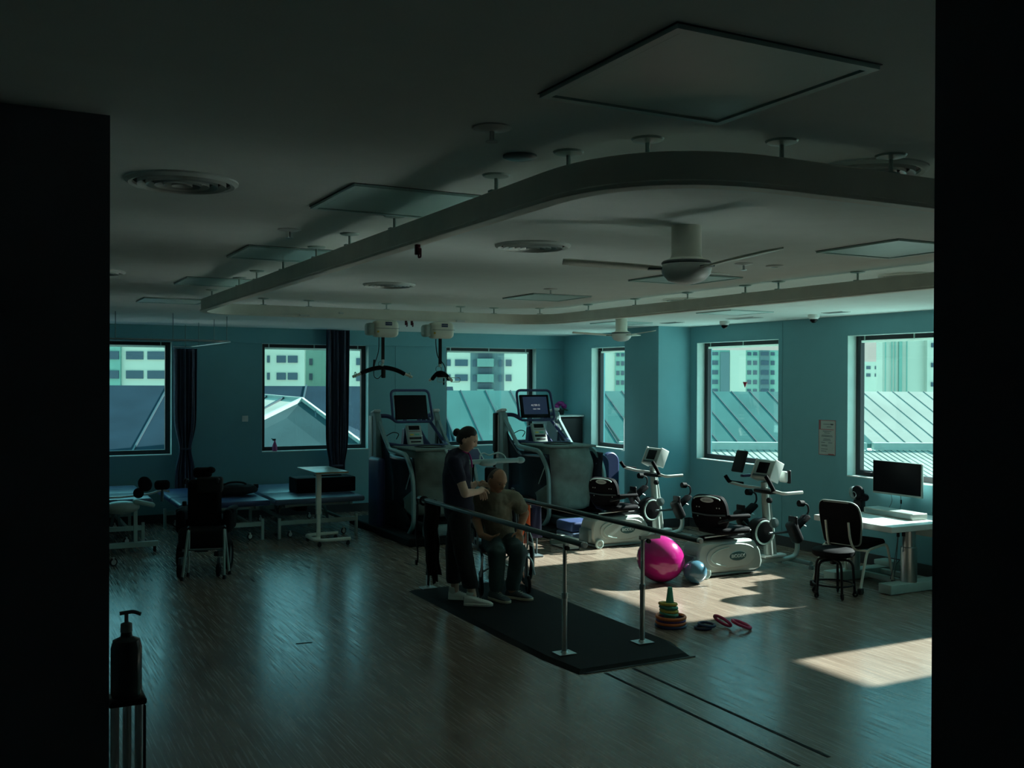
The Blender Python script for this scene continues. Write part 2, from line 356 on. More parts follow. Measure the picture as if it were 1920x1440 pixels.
def window(idx, axis, a, b):
    # local frame: u along wall, w outward
    base = XR if axis == 'x' else YF
    def P(u, w, z): return (base + w, u, z) if axis == 'x' else (u, base + w, z)
    fw = .07; m = MB()
    m.span(P(a, T, Z0), P(b, T + .06, Z0 + fw)); m.span(P(a, T, Z1 - fw * .75), P(b, T + .06, Z1))
    m.span(P(a, T, Z0 + fw), P(a + fw, T + .06, Z1 - fw * .75)); m.span(P(b - fw, T, Z0 + fw), P(b, T + .06, Z1 - fw * .75))
    # catches on the head and foot rails
    w = struct(m.build('window_%d' % idx, 'frame', smooth=False))
    MB().span(P(a + fw, T + .025, Z0 + fw), P(b - fw, T + .031, Z1 - fw * .75)).build('window_pane', 'glass', w, smooth=False)
    MB().span(P(a + fw, T + .008, Z1 - fw * .75 - .028), P(b - fw, T + .018, Z1 - fw * .75)).build('rolled_blind_edge', 'blind', w, smooth=False)
    for u in (a + .13, (a + b) / 2, b - .13):
        MB().span(P(u - .008, T - .006, Z1 - fw * .8), P(u + .008, T, Z1)).build('blind_bracket', 'palemetal', w, smooth=False)
    for q0, q1 in ((P(a, 0.002, Z0 + .012), P(a + .004, T, Z1)), (P(b - .004, 0.002, Z0 + .012), P(b, T, Z1)), (P(a, 0.002, Z1 - .004), P(b, T, Z1))): MB().span(q0, q1).build('window_reveal', 'reveal', w, smooth=False)
    s = MB().span(P(a, 0.0, Z0), P(b, T, Z0 + .012)); s.build('window_sill', 'white', w, smooth=False)
    return w
n = 0
for a, b in WF: n += 1; window(n, 'y', a, b)
for a, b in reversed(WR): n += 1; w = window(n, 'x', a, b)  # the last one is the added window out of view
for u in (7.93, 7.72): MB().span((XR + T - .05, u - .05, Z0 + .02), (XR + T, u + .05, Z0 + .06)).build('window_latch', 'black', bpy.data.objects['window_6'], bevel=.004)

# floor tapes, marks
for X, ye in ((3.715, 3.88), (3.945, 3.90)):
    tag(MB().span((X - .012, ye, 0), (X + .012, 5.72, .0015)).build('floor_tape', 'rubber', smooth=False), 'dark floor tape line running out from the mat, the one %s' % ('further from the windows' if X < 3.8 else 'nearer the windows'), 'tape', 'floor tape lines')
tag(MB().box((2.10, 7.39, .001), (.12, .018, .002), (0, 0, R(-8))).build('floor_mark', 'rubber', smooth=False), 'short dark tape mark alone on the bluish reflection of the floor', 'tape')

# ------------------------------------------------------------------ ceiling
def panel(x, y, s, label):
    t = thing('ceiling_access_panel', label, 'ceiling panel', (x, y, ZC), 0, 'square panels in the ceiling')
    m = MB(); h = s / 2; w = .022
    for a, b in (((-h, -h), (h, -h + w)), ((-h, h - w), (h, h)), ((-h, -h + w), (-h + w, h - w)), ((h - w, -h + w), (h, h - w))):
        m.span((a[0], a[1], -.012), (b[0], b[1], 0))
    m.build('frame', 'palepanel', t, smooth=False)
    MB().span((-h - .004, -h - .004, -.002), (h + .004, h + .004, 0)).build('shadow_gap', 'darkmetal', t, smooth=False)
    MB().span((-h + w, -h + w, -.004), (h - w, h - w, -.001)).build('inner_gap', 'darkmetal', t, smooth=False); h -= w + .008
    MB().span((-h, -h, -.008), (h, h, -.001)).build('panel_board', 'palepanel', t, smooth=False); return t

PAN = [(1.51, 1.915, 'largest square ceiling panel, nearest the doorway above the curved hoist rail'), (1.47, 3.81, 'square ceiling panel just left of the first straight run of hoist rail'),
       (1.52, 5.72, 'square ceiling panel crossed by the hoist rail hangers, second along the rail'), (1.52, 7.63, 'square ceiling panel beside the far left bend of the hoist rail'),
       (4.36, 3.86, 'square ceiling panel inside the rail loop, cut by the right door jamb'), (4.37, 5.72, 'square ceiling panel behind the ball of the large fan'),
       (4.31, 7.60, 'square ceiling panel near the far run of hoist rail'), (1.50, 9.7, 'dim square ceiling panel beyond the far left bend of the hoist rail'), (4.5, 10.6, 'ceiling panel beyond the far run of rail above the treadmills'), (7.0, 8.3, 'ceiling panel by the right wall near the dome cameras'), (7.1, 10.6, 'ceiling panel above the second ceiling fan')]
for x, y, l in PAN: panel(x, y, .57, l)
def diffuser(x, y, r, label):
    t = thing('air_diffuser', label, 'air vent', (x, y, ZC), 0, 'round air diffusers in the ceiling')
    MB().lathe([(r, 0), (r, -.006), (r * .93, -.016), (r * .86, -.012), (r * .86, 0)], n=48).build('rim', 'ceil', t)
    MB().lathe([(r * .86, 0), (r * .86, -.002)], n=40).build('throat', 'black', t)
    for i in range(5):
        q = r * (.78 - .15 * i)
        MB().lathe([(q, -.002), (q * 1.0, -.02), (q - .018, -.006), (q - .018, -.001)], n=40).build('ring_vane', 'white' if i % 2 == 0 else 'steel', t)
    return t
for x, y, r, l in ((.62, 3.80, .20, 'large round air diffuser near the left door jamb'), (2.585, 4.71, .205, 'round air diffuser in the middle of the rail loop, left of the fan'),
                   (2.70, 7.2, .2, 'round air diffuser near the far end of the rail loop'), (2.66, 2.47, .2, 'round air diffuser behind the near curved rail beside the right jamb'),
                   (5.55, 4.78, .2, 'round air diffuser outside the right run of rail, cut by the right jamb'), (.62, 7.3, .2, 'round air diffuser cut by the left door jamb beyond the nearer one'), (5.5, 7.2, .2, 'round air diffuser just outside the right run of rail, far half')):
    diffuser(x, y, r, l)
for x, y, l in ((1.51, 2.84, 'small round dark ceiling speaker near the curved rail'), (4.37, 4.80, 'small round pale ceiling speaker right of the fan')):
    t = thing('ceiling_speaker', l, 'speaker', (x, y, ZC)); MB().lathe([(.055, 0), (.055, -.006), (.045, -.01)], n=28).build('ring', 'white' if x > 3 else 'silverdark', t)
    MB().lathe([(.044, -.004), (.043, -.009), (.001, -.011)], n=24).build('grille', 'silverdark', t)
def sprinkler(x, y, l):
    t = thing('fire_sprinkler', l, 'sprinkler', (x, y, ZC), 0, 'fire sprinklers in the ceiling')
    MB().lathe([(.055, 0), (.055, -.004), (.02, -.012)], n=24).build('plate', 'white', t)
    MB().cyl((0, 0, 0), (0, 0, -.04), .007, n=8).build('pipe', 'steel', t)
    MB().lathe([(.018, -.04), (.018, -.043)], n=12).build('deflector', 'steel', t)
sprinkler(1.27, 2.56, 'fire sprinkler hanging from the dark ceiling ahead of the big square panel'); sprinkler(1.28, 4.78, 'fire sprinkler left of the straight hoist rail')
sprinkler(4.12, 4.80, 'fire sprinkler beside the fan blade on the window side'); sprinkler(3.95, 6.9, 'fire sprinkler near the far panel inside the rail loop')
def cctv(x, y, l):
    t = thing('dome_camera', l, 'security camera', (x, y, ZC), 0, 'dome security cameras')
    MB().lathe([(.06, 0), (.062, -.03), (.045, -.05)], n=24).build('housing', 'white', t); MB().lathe([(.042, -.045), (.038, -.07), (.02, -.088), (.002, -.092)], n=24).build('dome', 'blackgloss', t)
cctv(7.96, 9.62, 'dome security camera above the window behind the near exercise bike'); cctv(8.0, 8.17, 'dome security camera nearer the right door jamb, above the poster')
for x, y, w_, l in ((7.75, 9.0, .5, 'slim ceiling slot vent between the dome cameras'), (7.9, 7.75, .3, 'slim ceiling slot vent right of the dome cameras'), (7.6, 10.2, .35, 'slim ceiling slot vent near the pillar')):
    t = thing('slot_vent', l, 'air vent', (x, y, ZC)); MB().box((0, 0, -.004), (w_ * .3, w_ * .9, .008)).build('slot', 'darkmetal', t, smooth=False); MB().box((0, 0, -.003), (w_ * .3 + .03, w_ * .9 + .03, .006)).build('frame', 'white', t, smooth=False)

# hoist rail: one closed loop with hangers
def rail():
    t = thing('hoist_rail', 'closed loop of pale overhead hoist rail hung under the ceiling', 'hoist rail', (0, 0, 2.61))
    x0, x1, y0, y1 = 1.58, 5.09, 2.27, 9.03
    path = fillet([(x0, y0, 0), (x1, y0, 0), (x1, y1, 0), (x0, y1, 0)], .50, 12, True)
    sec = [(-.022, .05), (.022, .05), (.022, -.035), (.030, -.035), (.030, -.05), (-.030, -.05), (-.030, -.035), (-.022, -.035)]
    MB().tube(path, 1, closed=True, sec=sec, up=(0, 0, 1)).build('track', 'rail', t, bevel=.003)
    H = [(1.58, 3.15), (1.58, 4.15), (1.58, 4.77), (1.58, 5.34), (1.58, 6.04), (1.58, 6.72), (1.58, 7.25), (1.6, 8.35), (2.18, 9.02), (2.6, 9.03), (3.36, 9.03), (4.14, 9.03), (4.51, 9.03), (4.93, 8.83), (5.09, 8.16),
         (5.09, 7.37), (5.09, 6.62), (5.09, 5.91), (5.09, 5.55), (5.09, 4.8), (5.09, 3.6), (1.62, 2.72), (1.74, 2.46), (2.11, 2.29), (2.55, 2.27), (3.6, 2.27)]
    for x, y in H:
        m = MB().cyl((x, y, .05), (x, y, .108), .007, n=8); m.lathe([(.05, .11), (.045, .104), (.012, .098)], (x, y, 0), 20); m.box((x, y, .052), (.05, .03, .006)); m.build('hanger', 'palemetal', t)
    MB().box((2.9, 9.03 - .035, .0), (.04, .02, .018)).build('rail_clip', 'white', t, bevel=.002); MB().box((4.12, 9.03 - .036, -.04), (.09, .03, .02)).build('rail_clip', 'white', t, bevel=.002)
    MB().box((2.55, 9.03 - .036, -.035), (.09, .03, .018)).build('rail_clip', 'white', t, bevel=.002)
    return t
rail()
def stop_hook(x, y, l):
    t = thing('rail_stop_hook', l, 'hook', (x, y, 2.56), 0, 'dark red hooks under the hoist rail')
    MB().rbox((0, 0, -.02), (.02, .022, .045), .004).build('clamp', 'maroon', t); MB().tube(fillet([(0, -.012, -.015), (0, -.035, -.02), (0, -.035, -.055), (0, -.012, -.055), (0, -.012, -.03)], .006), .004, 8).build('hook', 'maroon', t)
stop_hook(1.58, 3.88, 'dark red hook under the long straight hoist rail, near end'); stop_hook(3.56, 9.03, 'dark red hook between the two hoist motors, left of the pair'); stop_hook(3.62, 9.03, 'dark red hook between the two hoist motors, right of the pair')

def hoist(x, label, labs):
    t = thing('ceiling_hoist', label, 'patient hoist', (x, 9.03, 2.56), 0)
    MB().rbox((0, 0, -.085), (.245, .15, .16), .045, k=5).build('housing', 'cream', t)
    MB().rbox((-.15, .01, -.09), (.08, .12, .12), .03).build('charger_end', 'palemetal', t)
    MB().rbox((0, -.077, -.082), (.235, .004, .004), .001).build('seam', 'silverdark', t)
    p = MB().box((.01, -.0765, -.038), (.066, .004, .032)).build('blue_label', 'blue_label', t, smooth=False)
    text('brand_text', 'GULDMANN', .013, 'ink', p, (.01, -.079, -.038), (R(90), 0, 0), .0003)
    MB().lathe([(.010, 0), (.010, .004)], (-.095, -.072, -.115), 16, (R(90), 0, 0)).build('round_sticker', 'yellowsticker', t)
    MB().cyl((0, 0, -.0), (0, 0, .02), .02, n=12).build('trolley', 'steel', t)
    return t
h1 = hoist(3.345, 'cream ceiling hoist motor carrying a wide black spreader bar', 0)
MB().box((-.02, 0, -.27), (.032, .004, .22)).build('lift_strap', 'belt', h1, smooth=False)
MB().rbox((-.02, 0, -.395), (.022, .022, .035), .004).build('strap_buckle', 'white', h1)
MB().torus((-.045, 0, -.42), .022, .003, (R(90), 0, 0)).build('swivel_loop', 'darkmetal', h1); MB().rbox((-.03, 0, -.435), (.03, .03, .04), .01).build('swivel', 'palemetal', h1)
sb = MB().tube([(-.22 + .44 * i / 12 - .02, 0, -.455 - .06 * ((i / 6 - 1) ** 2)) for i in range(13)], .021, 12).build('spreader_bar', 'vinylblack', h1)
for s in (-1, 1):
    MB().cyl((-.02 + s * .2, 0, -.505), (-.02 + s * .30, 0, -.545), .013).build('bar_end', 'cream', sb); MB().torus((-.02 + s * .275, 0, -.525), .024, .004, (0, R(90), 0)).build('sling_hook', 'palemetal', sb)
MB().tube(smooth_path([(-.06, 0, -.16), (-.065, 0, -.3), (-.10, 0, -.42), (-.11, 0, -.53), (-.07, 0, -.56), (-.03, 0, -.52)]), .004, 6).build('handset_cable', 'black', h1)
MB().tube([(-.105, 0, -.38), (-.112, 0, -.46)], .011, 8).build('handset', 'black', h1); MB().rbox((-.015, 0, -.50), (.04, .03, .11), .01).build('hanging_strap', 'belt', h1)
h2 = hoist(3.925, 'cream ceiling hoist motor whose spreader bar hangs end-on, right of its twin', 0)
MB().box((-.005, 0, -.29), (.034, .004, .26)).build('lift_strap', 'belt', h2, smooth=False)
MB().rbox((-.005, 0, -.43), (.026, .02, .03), .004).build('strap_buckle', 'palemetal', h2)
MB().torus((-.02, 0, -.465), .03, .003, (R(90), 0, 0)).build('swivel_loop', 'darkmetal', h2)
sb = MB().tube([(0, -.2 + .4 * i / 10, -.50 - .06 * ((i / 5 - 1) ** 2)) for i in range(11)], .021, 12).build('spreader_bar', 'vinylblack', h2)
MB().ell((0, 0, -.515), (.06, .05, .035)).build('bar_cover', 'vinylblack', sb)
for s in (-1, 1): MB().cyl((0, s * .18, -.545), (0, s * .27, -.575), .014).build('bar_end', 'cream', sb)
for s in (-1, 1): MB().tube(fillet([(s * .02, -.2, -.55), (s * .12, -.2, -.55), (s * .12, -.2, -.59), (s * .02, -.2, -.59)], .018), .003, 6).build('sling_hook', 'palemetal', sb)
MB().tube(smooth_path([(-.05, 0, -.17), (-.05, 0, -.22), (-.03, 0, -.34), (.035, 0, -.42), (.05, 0, -.48), (.03, 0, -.57)]), .005, 6).build('handset_cable', 'black', h2)
MB().tube([(.035, 0, -.54), (.035, 0, -.62)], .008, 8).build('handset', 'black', h2)

# ceiling fans
def fan(x, y, s, rz, label):
    t = thing('ceiling_fan', label, 'ceiling fan', (x, y, ZC), rz)
    MB().lathe([(.070, 0), (.070, -.135), (.075, -.15), (.105, -.165)], n=32).build('stem_housing', 'cream', t)
    MB().lathe([(.11, -.165), (.116, -.172), (.116, -.177), (.11, -.18)], n=36).build('trim_ring', 'darkmetal', t)
    MB().lathe([(.112, -.18), (.118, -.20), (.112, -.225), (.085, -.255), (.045, -.27), (.002, -.274)], n=36).build('motor_dome', 'white', t)
    for i in range(3):
        a = 2 * PI * i / 3; m = MB(); g = []
        for k in range(13):
            u = k / 12; rr = .12 + .46 * u; w = .022 + .030 * math.sin(min(1, u * 1.6) * PI / 2) * (1 if u < .9 else math.cos((u - .9) * 10))
            g.append([(rr, -w + .01 * u, -.20 - .006 + .03 * u), (rr, 0, -.20 + .03 * u), (rr, w * .9, -.20 + .007 + .03 * u)])
        m.X = Matrix.Rotation(a, 4, 'Z'); m.sheet(g); m.build('fan_blade', 'cream', t, solid=.008)
        m = MB(); m.X = Matrix.Rotation(a, 4, 'Z'); m.box((.14, 0, -.20), (.08, .035, .012)); m.build('blade_bracket', 'silverdark', t, bevel=.003)
    return t
fan(2.89, 3.77, 1, R(153), 'large three-blade ceiling fan with white motor dome in the rail loop')
fan(6.59, 9.83, 1, R(155), 'smaller looking far ceiling fan beside the pillar')

# ------------------------------------------------------------------ curtains, curtain track
def curtain(name, label, x0, x1, y, ztop, zbot, ztie, amp=.035, n=9, tie=.5):
    t = thing(name, label, 'curtain', ((x0 + x1) / 2, y, ztop))
    w = x1 - x0; g = []; NZ = 40; NU = 90
    for i in range(NZ + 1):
        z = -(ztop - zbot) * i / NZ; zz = ztop + z
        pinch = 1 - tie * math.exp(-((zz - ztie) / .22) ** 2)
        row = []
        for j in range(NU + 1):
            u = j / NU - .5; ph = u * n * 2 * PI
            row.append((u * w * pinch + .012 * math.sin(ph * .5 + i * .05), amp * math.sin(ph) * (.6 + .4 * pinch) + .012 * math.sin(ph * 2.3 + i * .1), z))
        g.append(row)
    MB().sheet(g).build('drape', 'curtain', t, solid=.003)
    MB().torus((0, 0, ztie - ztop), w * .27, .014, (0, 0, 0), 24, 8).build('tie_band', 'curtain', t).scale = (1, .45, 1)
    return t
c1 = curtain('curtain', 'gathered grey-blue curtain tied low between the two left windows', 2.22, 2.50, 14.16, 2.40, .25, 1.03, n=5, tie=.45)
c2 = curtain('curtain', 'grey-blue curtain hanging over the right part of the middle window', 4.36, 4.70, 14.2, 2.71, .66, .72, n=6, tie=.3)
t = thing('curtain_track', 'thin suspended curtain track on rods in the left ceiling corner', 'curtain track', (2.4, 13, 2.42))
MB().tube(fillet([(-.2, 1.16, 0), (-.02, 1.16, 0), (.08, -1.4, 0), (-1.6, -1.4, 0)], .3, 6), .012, 8).build('track', 'steel', t)
for x, y in ((-.05, 1.1), (.0, .4), (.04, -.4), (.05, -1.1), (-.6, -1.4), (-1.2, -1.4)): MB().cyl((x, y, 0), (x, y, .3), .005, n=6).build('rod', 'greymetal', t)

# wall items
t = thing('light_switch', 'small square switch on the far wall left of the middle window', 'switch', (3.22, YF, 1.42)); MB().rbox((0, -.005, 0), (.085, .01, .085), .003).build('plate', 'white', t); MB().rbox((0, -.012, 0), (.03, .008, .05), .002).build('rocker', 'white', t)
# poster
t = thing('notice_poster', 'printed notice with reddish border on the right wall beside the near window', 'poster', (XR - .003, 8.435, 1.345))
MB().box((0, 0, 0), (.004, .255, .40)).build('sheet', 'paper', t, smooth=False)
m = MB()
for a, b in (((-.1275, -.2), (.1275, -.193)), ((-.1275, .193), (.1275, .2)), ((-.1275, -.2), (-.1225, .2)), ((.1225, -.2), (.1275, .2))): m.span((-.004, a[0], a[1]), (-.002, b[0], b[1]))
m.span((-.004, .10, .09), (-.002, .1275, .2)); m.span((-.004, -.1, .088), (-.002, .1, .096)); m.span((-.004, -.11, -.2), (-.002, -.02, -.182)); m.build('red_border', 'redpaper', t, smooth=False)
m = MB()
for i, (w_, z, y) in enumerate(((.10, .15, .01), (.05, .155, -.07), (.07, .12, -.03), (.13, .07, 0), (.08, .05, 0), (.16, .022, 0), (.17, .01, 0), (.10, -.02, 0), (.12, -.035, 0), (.06, -.06, .06), (.06, -.06, -.05), (.09, -.09, .04), (.09, -.10, .04), (.10, -.135, .04), (.08, -.16, .05))):
    m.span((-.004, y - w_ / 2, z), (-.0025, y + w_ / 2, z + .005))
m.build('printed_lines', 'darkink', t, smooth=False); MB().ell((-.004, -.075, .152), (.001, .025, .008), 10, 6).build('emblem', 'darkink', t)
# red triangle on the window glass
tag(MB().prism([(9.98, 1.975), (10.06, 1.975), (10.02, 1.90)], 'x', XR + T + .018, XR + T + .022).build('warning_triangle', 'redb', smooth=False), 'small downward red triangle sticker on the glass of the window behind the near bike', 'sticker')

# ------------------------------------------------------------------ outside: roofs and blocks of flats
# outdoor frame: l across, d away, measured along the street grid (turned 27.6 deg from the room)
VD = Vector((math.sin(R(YAW)), math.cos(R(YAW)), 0)); RD = Vector((math.cos(R(YAW)), -math.sin(R(YAW)), 0))
def O(l, d, z): return RD * l + VD * d + Vector((0, 0, z))
struct(MB().span((-400, -400, -26), (600, 700, -25)).build('ground', 'ground', smooth=False))
struct(MB().span((-14, YF + .3, -1.6), (8.7, 24, -1.2)).build('added_light_blocker', 'roofblue', smooth=False))  # unseen dark slab added to keep bright ground light off the ceiling
def roof_slab(name, label, quad, thick, seams, skew, mt, sw=.05, sh=.05):
    # quad: (l0,l1, d_ridge,z_ridge, d_eave,z_eave)
    l0, l1, dr, zr, de, ze = quad
    t = thing(name, label, 'roof', O(l0, dr, zr)); off = t.location
    m = MB(); A = [O(l0, dr, zr) - off, O(l1, dr, zr) - off, O(l1 + skew, de, ze) - off, O(l0 + skew, de, ze) - off]; dn = Vector((0, 0, -thick))
    m.rings([A, [a + dn for a in A]]); m.build('roof_sheet', mt, t, smooth=False)
    m = MB(); n = int((l1 - l0) / seams)
    for i in range(n + 1):
        l = l0 + i * seams; a, b = O(l, dr, zr) - off, O(l + skew, de, ze) - off; w = RD * sw / 2; up = Vector((0, 0, sh))
        m.rings([[a - w, a + w, a + w + up, a - w + up], [b - w, b + w, b + w + up, b - w + up]])
    m.build('standing_seams', 'rib' if seams < .5 else 'seam', t, smooth=False)
    return t, off
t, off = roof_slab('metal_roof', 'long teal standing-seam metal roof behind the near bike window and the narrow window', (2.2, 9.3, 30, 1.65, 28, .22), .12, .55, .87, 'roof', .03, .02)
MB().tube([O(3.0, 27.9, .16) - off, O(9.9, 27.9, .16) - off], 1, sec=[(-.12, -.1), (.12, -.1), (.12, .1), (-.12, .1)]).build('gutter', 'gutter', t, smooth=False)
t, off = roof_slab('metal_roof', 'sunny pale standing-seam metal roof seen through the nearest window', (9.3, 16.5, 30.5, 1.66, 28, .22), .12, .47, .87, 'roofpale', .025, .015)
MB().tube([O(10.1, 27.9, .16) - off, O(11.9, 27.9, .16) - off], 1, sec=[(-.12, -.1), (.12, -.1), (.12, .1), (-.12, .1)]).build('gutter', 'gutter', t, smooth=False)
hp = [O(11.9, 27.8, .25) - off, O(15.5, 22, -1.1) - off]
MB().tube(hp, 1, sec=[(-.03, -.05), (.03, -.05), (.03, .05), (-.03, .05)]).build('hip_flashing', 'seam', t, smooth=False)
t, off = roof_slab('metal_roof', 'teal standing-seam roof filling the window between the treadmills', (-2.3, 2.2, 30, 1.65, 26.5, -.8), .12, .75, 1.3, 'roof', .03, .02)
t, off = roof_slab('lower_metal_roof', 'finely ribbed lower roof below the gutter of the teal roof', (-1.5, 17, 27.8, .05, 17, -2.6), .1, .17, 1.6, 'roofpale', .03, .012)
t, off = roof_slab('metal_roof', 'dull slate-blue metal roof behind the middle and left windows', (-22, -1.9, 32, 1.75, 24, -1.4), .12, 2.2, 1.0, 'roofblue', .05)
# hip roof in front of the middle window: lit left and shaded front slopes put into the colours
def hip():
    t = thing('hip_roof', 'hip roof with white edges seen through the middle window', 'roof', O(-5.4, 24, 1.5)); off = t.location
    ap = O(-5.25, 25, 1.45) - off; rb = O(-9.2, 28.6, 1.64) - off
    L = O(-7.15, 21, .18) - off; Rr = O(-1.4, 21, -.67) - off; dn = Vector((0, 0, -.1)); LL = O(-8.4, 25, .2) - off; B1 = O(-6.7, 18.5, -1.6) - off; B2 = O(-1.0, 18.5, -1.9) - off; RB = O(-1.0, 29, -1.0) - off
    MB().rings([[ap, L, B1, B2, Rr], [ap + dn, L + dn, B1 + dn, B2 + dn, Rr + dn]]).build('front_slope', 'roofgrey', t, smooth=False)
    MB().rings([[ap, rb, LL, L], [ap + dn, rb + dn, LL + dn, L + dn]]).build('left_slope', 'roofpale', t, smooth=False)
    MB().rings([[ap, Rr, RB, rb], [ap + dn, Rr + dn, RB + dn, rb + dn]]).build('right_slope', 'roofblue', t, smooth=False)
    sec = [(-.02, -.07), (.05, -.07), (.05, .07), (-.02, .07)]
    for a, b in ((ap, L), (ap, Rr), (ap, rb)): MB().tube([a, b], 1, sec=sec).build('white_ridge_cap', 'gutter', t, smooth=False)
    m = MB()
    for i in range(1, 7): f = i / 7; a = ap.lerp(rb, f); b = L.lerp(LL, f); m.tube([a, b], 1, sec=[(0, -.05), (.06, -.05), (.06, .05), (0, .05)])
    m.build('left_seams', 'seam', t, smooth=False)
    m = MB()
    for i in range(1, 9):
        f = i / 9; a = ap.lerp(Rr, f); b = a + (Rr - ap) * 0 + (O(0, -4, -2.45 ) - O(0, 0, 0)) * (1 - f) + RD * .9 * (1 - f); m.tube([a, b], 1, sec=[(0, -.03), (.03, -.03), (.03, .03), (0, .03)])
    m.build('front_seams', 'seam', t, smooth=False)
M['roofgrey'] = roof_mat('shaded_grey_metal_roof', (.018, .040, .044), .8)
hip()
t = thing('flat_roof', 'pale flat roof edge under the flats in the left window', 'roof', O(-30, 60, 0)); MB().rings([[O(-45, 60, 1.2) - t.location, O(-14, 60, .8) - t.location, O(-14, 60, .2) - t.location, O(-45, 60, .2) - t.location], [O(-45, 80, 1.2) - t.location, O(-14, 80, .8) - t.location, O(-14, 80, .2) - t.location, O(-45, 80, .2) - t.location]]).build('roof_edge', 'facadegrey', t, smooth=False)

def px(x, D): return (x - 960) / 1870.3 * D
def pz(y, D): return 2 - (y - 711) / 1870.3 * D
def block(label, D, x0, x1, ytop, mt, depth=14, segs=(), wins=(), group=None):
    """a block of flats D metres off: segs = coloured bays (x0,x1,ytop,ybot,mat,offset), wins = rows of windows"""
    t = thing('apartment_block', label, 'building', O(px((x0 + x1) / 2, D), D, -25)); off = t.location
    def bx(xa, xb, ya, yb, dd, th, name, m_):
        a = [O(px(x, D), D + dd, z) - off for x, z in ((xa, pz(yb, D)), (xb, pz(yb, D)), (xb, pz(ya, D)), (xa, pz(ya, D)))]
        return MB().rings([a, [p + VD * th for p in a]]).build(name, m_, t, smooth=False)
    bx(x0, x1, ytop, 1010 if D < 200 else 900, 0, depth, 'facade', mt)
    for xa, xb, ya, yb, m_, dd, nm in segs: bx(xa, xb, ya, yb, -dd, dd + .02, nm, m_)
    for xa, xb, ya, yb in wins: bx(xa, xb, ya, yb, -.22 - max([s_[5] for s_ in segs if s_[0] <= (xa + xb) / 2 <= s_[1] and s_[2] <= (ya + yb) / 2 <= s_[3]] + [0]), .21, 'window', 'pane_far')
    return t
rows = lambda xs, ys: [(a, b, c, d) for a, b in xs for c, d in ys]
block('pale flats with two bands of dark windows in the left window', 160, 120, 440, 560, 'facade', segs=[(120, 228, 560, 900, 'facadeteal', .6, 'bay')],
      wins=rows([(200, 226), (237, 269), (277, 311)], [(626, 640), (662, 677), (698, 713)]))
block('bright flats with paired windows behind the middle window', 165, 483, 571, 560, 'facade', depth=.8,
      wins=rows([(519, 536), (540, 558), (501, 506)], [(637, 650), (669, 682), (701, 714)]))
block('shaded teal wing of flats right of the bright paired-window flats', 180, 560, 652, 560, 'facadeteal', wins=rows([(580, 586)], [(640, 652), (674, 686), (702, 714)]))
block('pale flats between the curtain and the frame of the middle window', 165, 645, 812, 560, 'facade', wins=rows([(668, 683), (700, 720)], [(640, 650), (673, 686), (703, 716)]))
block('flats with stacked balconies behind the window between the treadmills', 160, 812, 1010, 560, 'facade',
      segs=[(882, 945, 560, 900, 'facadegrey', .1, 'recessed_bay'), (895, 926, 673, 688, 'balcony', 1.2, 'balcony'), (895, 926, 702, 717, 'balcony', 1.2, 'balcony'), (895, 926, 730, 745, 'balcony', 1.2, 'balcony'), (895, 926, 644, 660, 'balcony', 1.2, 'balcony')],
      wins=rows([(834, 845), (853, 877)], [(645, 657), (675, 687), (703, 715)]) + rows([(886, 894), (935, 942)], [(650, 662), (676, 688), (704, 716)]) + rows([(897, 922)], [(661, 673), (690, 702), (718, 730)]) + rows([(948, 959)], [(647, 655), (675, 687), (703, 715)]))
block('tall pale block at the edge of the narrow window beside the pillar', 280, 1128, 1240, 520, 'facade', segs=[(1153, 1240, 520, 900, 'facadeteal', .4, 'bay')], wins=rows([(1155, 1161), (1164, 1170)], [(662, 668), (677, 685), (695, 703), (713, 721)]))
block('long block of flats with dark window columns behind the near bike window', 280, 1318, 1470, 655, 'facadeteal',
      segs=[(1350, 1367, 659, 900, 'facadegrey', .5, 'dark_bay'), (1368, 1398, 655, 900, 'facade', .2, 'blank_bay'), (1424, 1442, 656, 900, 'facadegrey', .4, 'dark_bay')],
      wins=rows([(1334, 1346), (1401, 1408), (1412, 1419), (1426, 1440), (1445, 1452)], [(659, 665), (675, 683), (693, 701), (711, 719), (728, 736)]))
t = block('pale tower with tall vertical pipes in the nearest window', 150, 1654, 1900, 540, 'facade', depth=2.5, segs=[(1684, 1690, 540, 900, 'facadeteal', .3, 'shadow_gap'), (1733, 1900, 540, 900, 'facade', 1.0, 'balcony_bay')],
      wins=rows([(1740, 1744), (1750, 1756)], [(641, 649), (678, 686), (714, 722)]))
for x in (1658, 1670, 1676, 1698): MB().cyl(O(px(x, 150), 149.6, -25) - t.location, O(px(x, 150), 149.6, 18) - t.location, .10, n=8).build('drain_pipe', 'facadeteal', t)
block('hazy distant low blocks left of the tower in the nearest window', 420, 1590, 1652, 676, 'facade', wins=rows([(1606, 1614), (1624, 1632), (1640, 1648)], [(684, 690), (698, 704)]))
def tree(l, d, z, r, label):
    t = thing('tree', label, 'tree', O(l, d, -25)); bm = bmesh.new(); m = MB()
    MB().cyl((0, 0, 0), (0, 0, z + 25 - r * .3), .35, .2, 8).build('trunk', 'darkmetal', t)
    for i in range(9):
        a = random.uniform(0, 6.28); rr = random.uniform(.0, r * .8); m._ell((rr * math.cos(a), rr * math.sin(a), z + 25 + random.uniform(-.4, .4) * r), (r * random.uniform(.4, .6),) * 3, 12, 8, (0, 0, 0))
    ob = m.build('crown', 'bush', t); dm = ob.modifiers.new('leafy', 'DISPLACE'); tx = bpy.data.textures.new('leafy', 'CLOUDS'); tx.noise_scale = .5; dm.texture = tx; dm.strength = .8
tree(px(1612, 120), 120, -1.5, 2.4, 'round leafy tree below the distant blocks, left of its neighbour'); tree(px(1642, 112), 108, -1.6, 1.9, 'round leafy tree next to the foot of the pale tower')

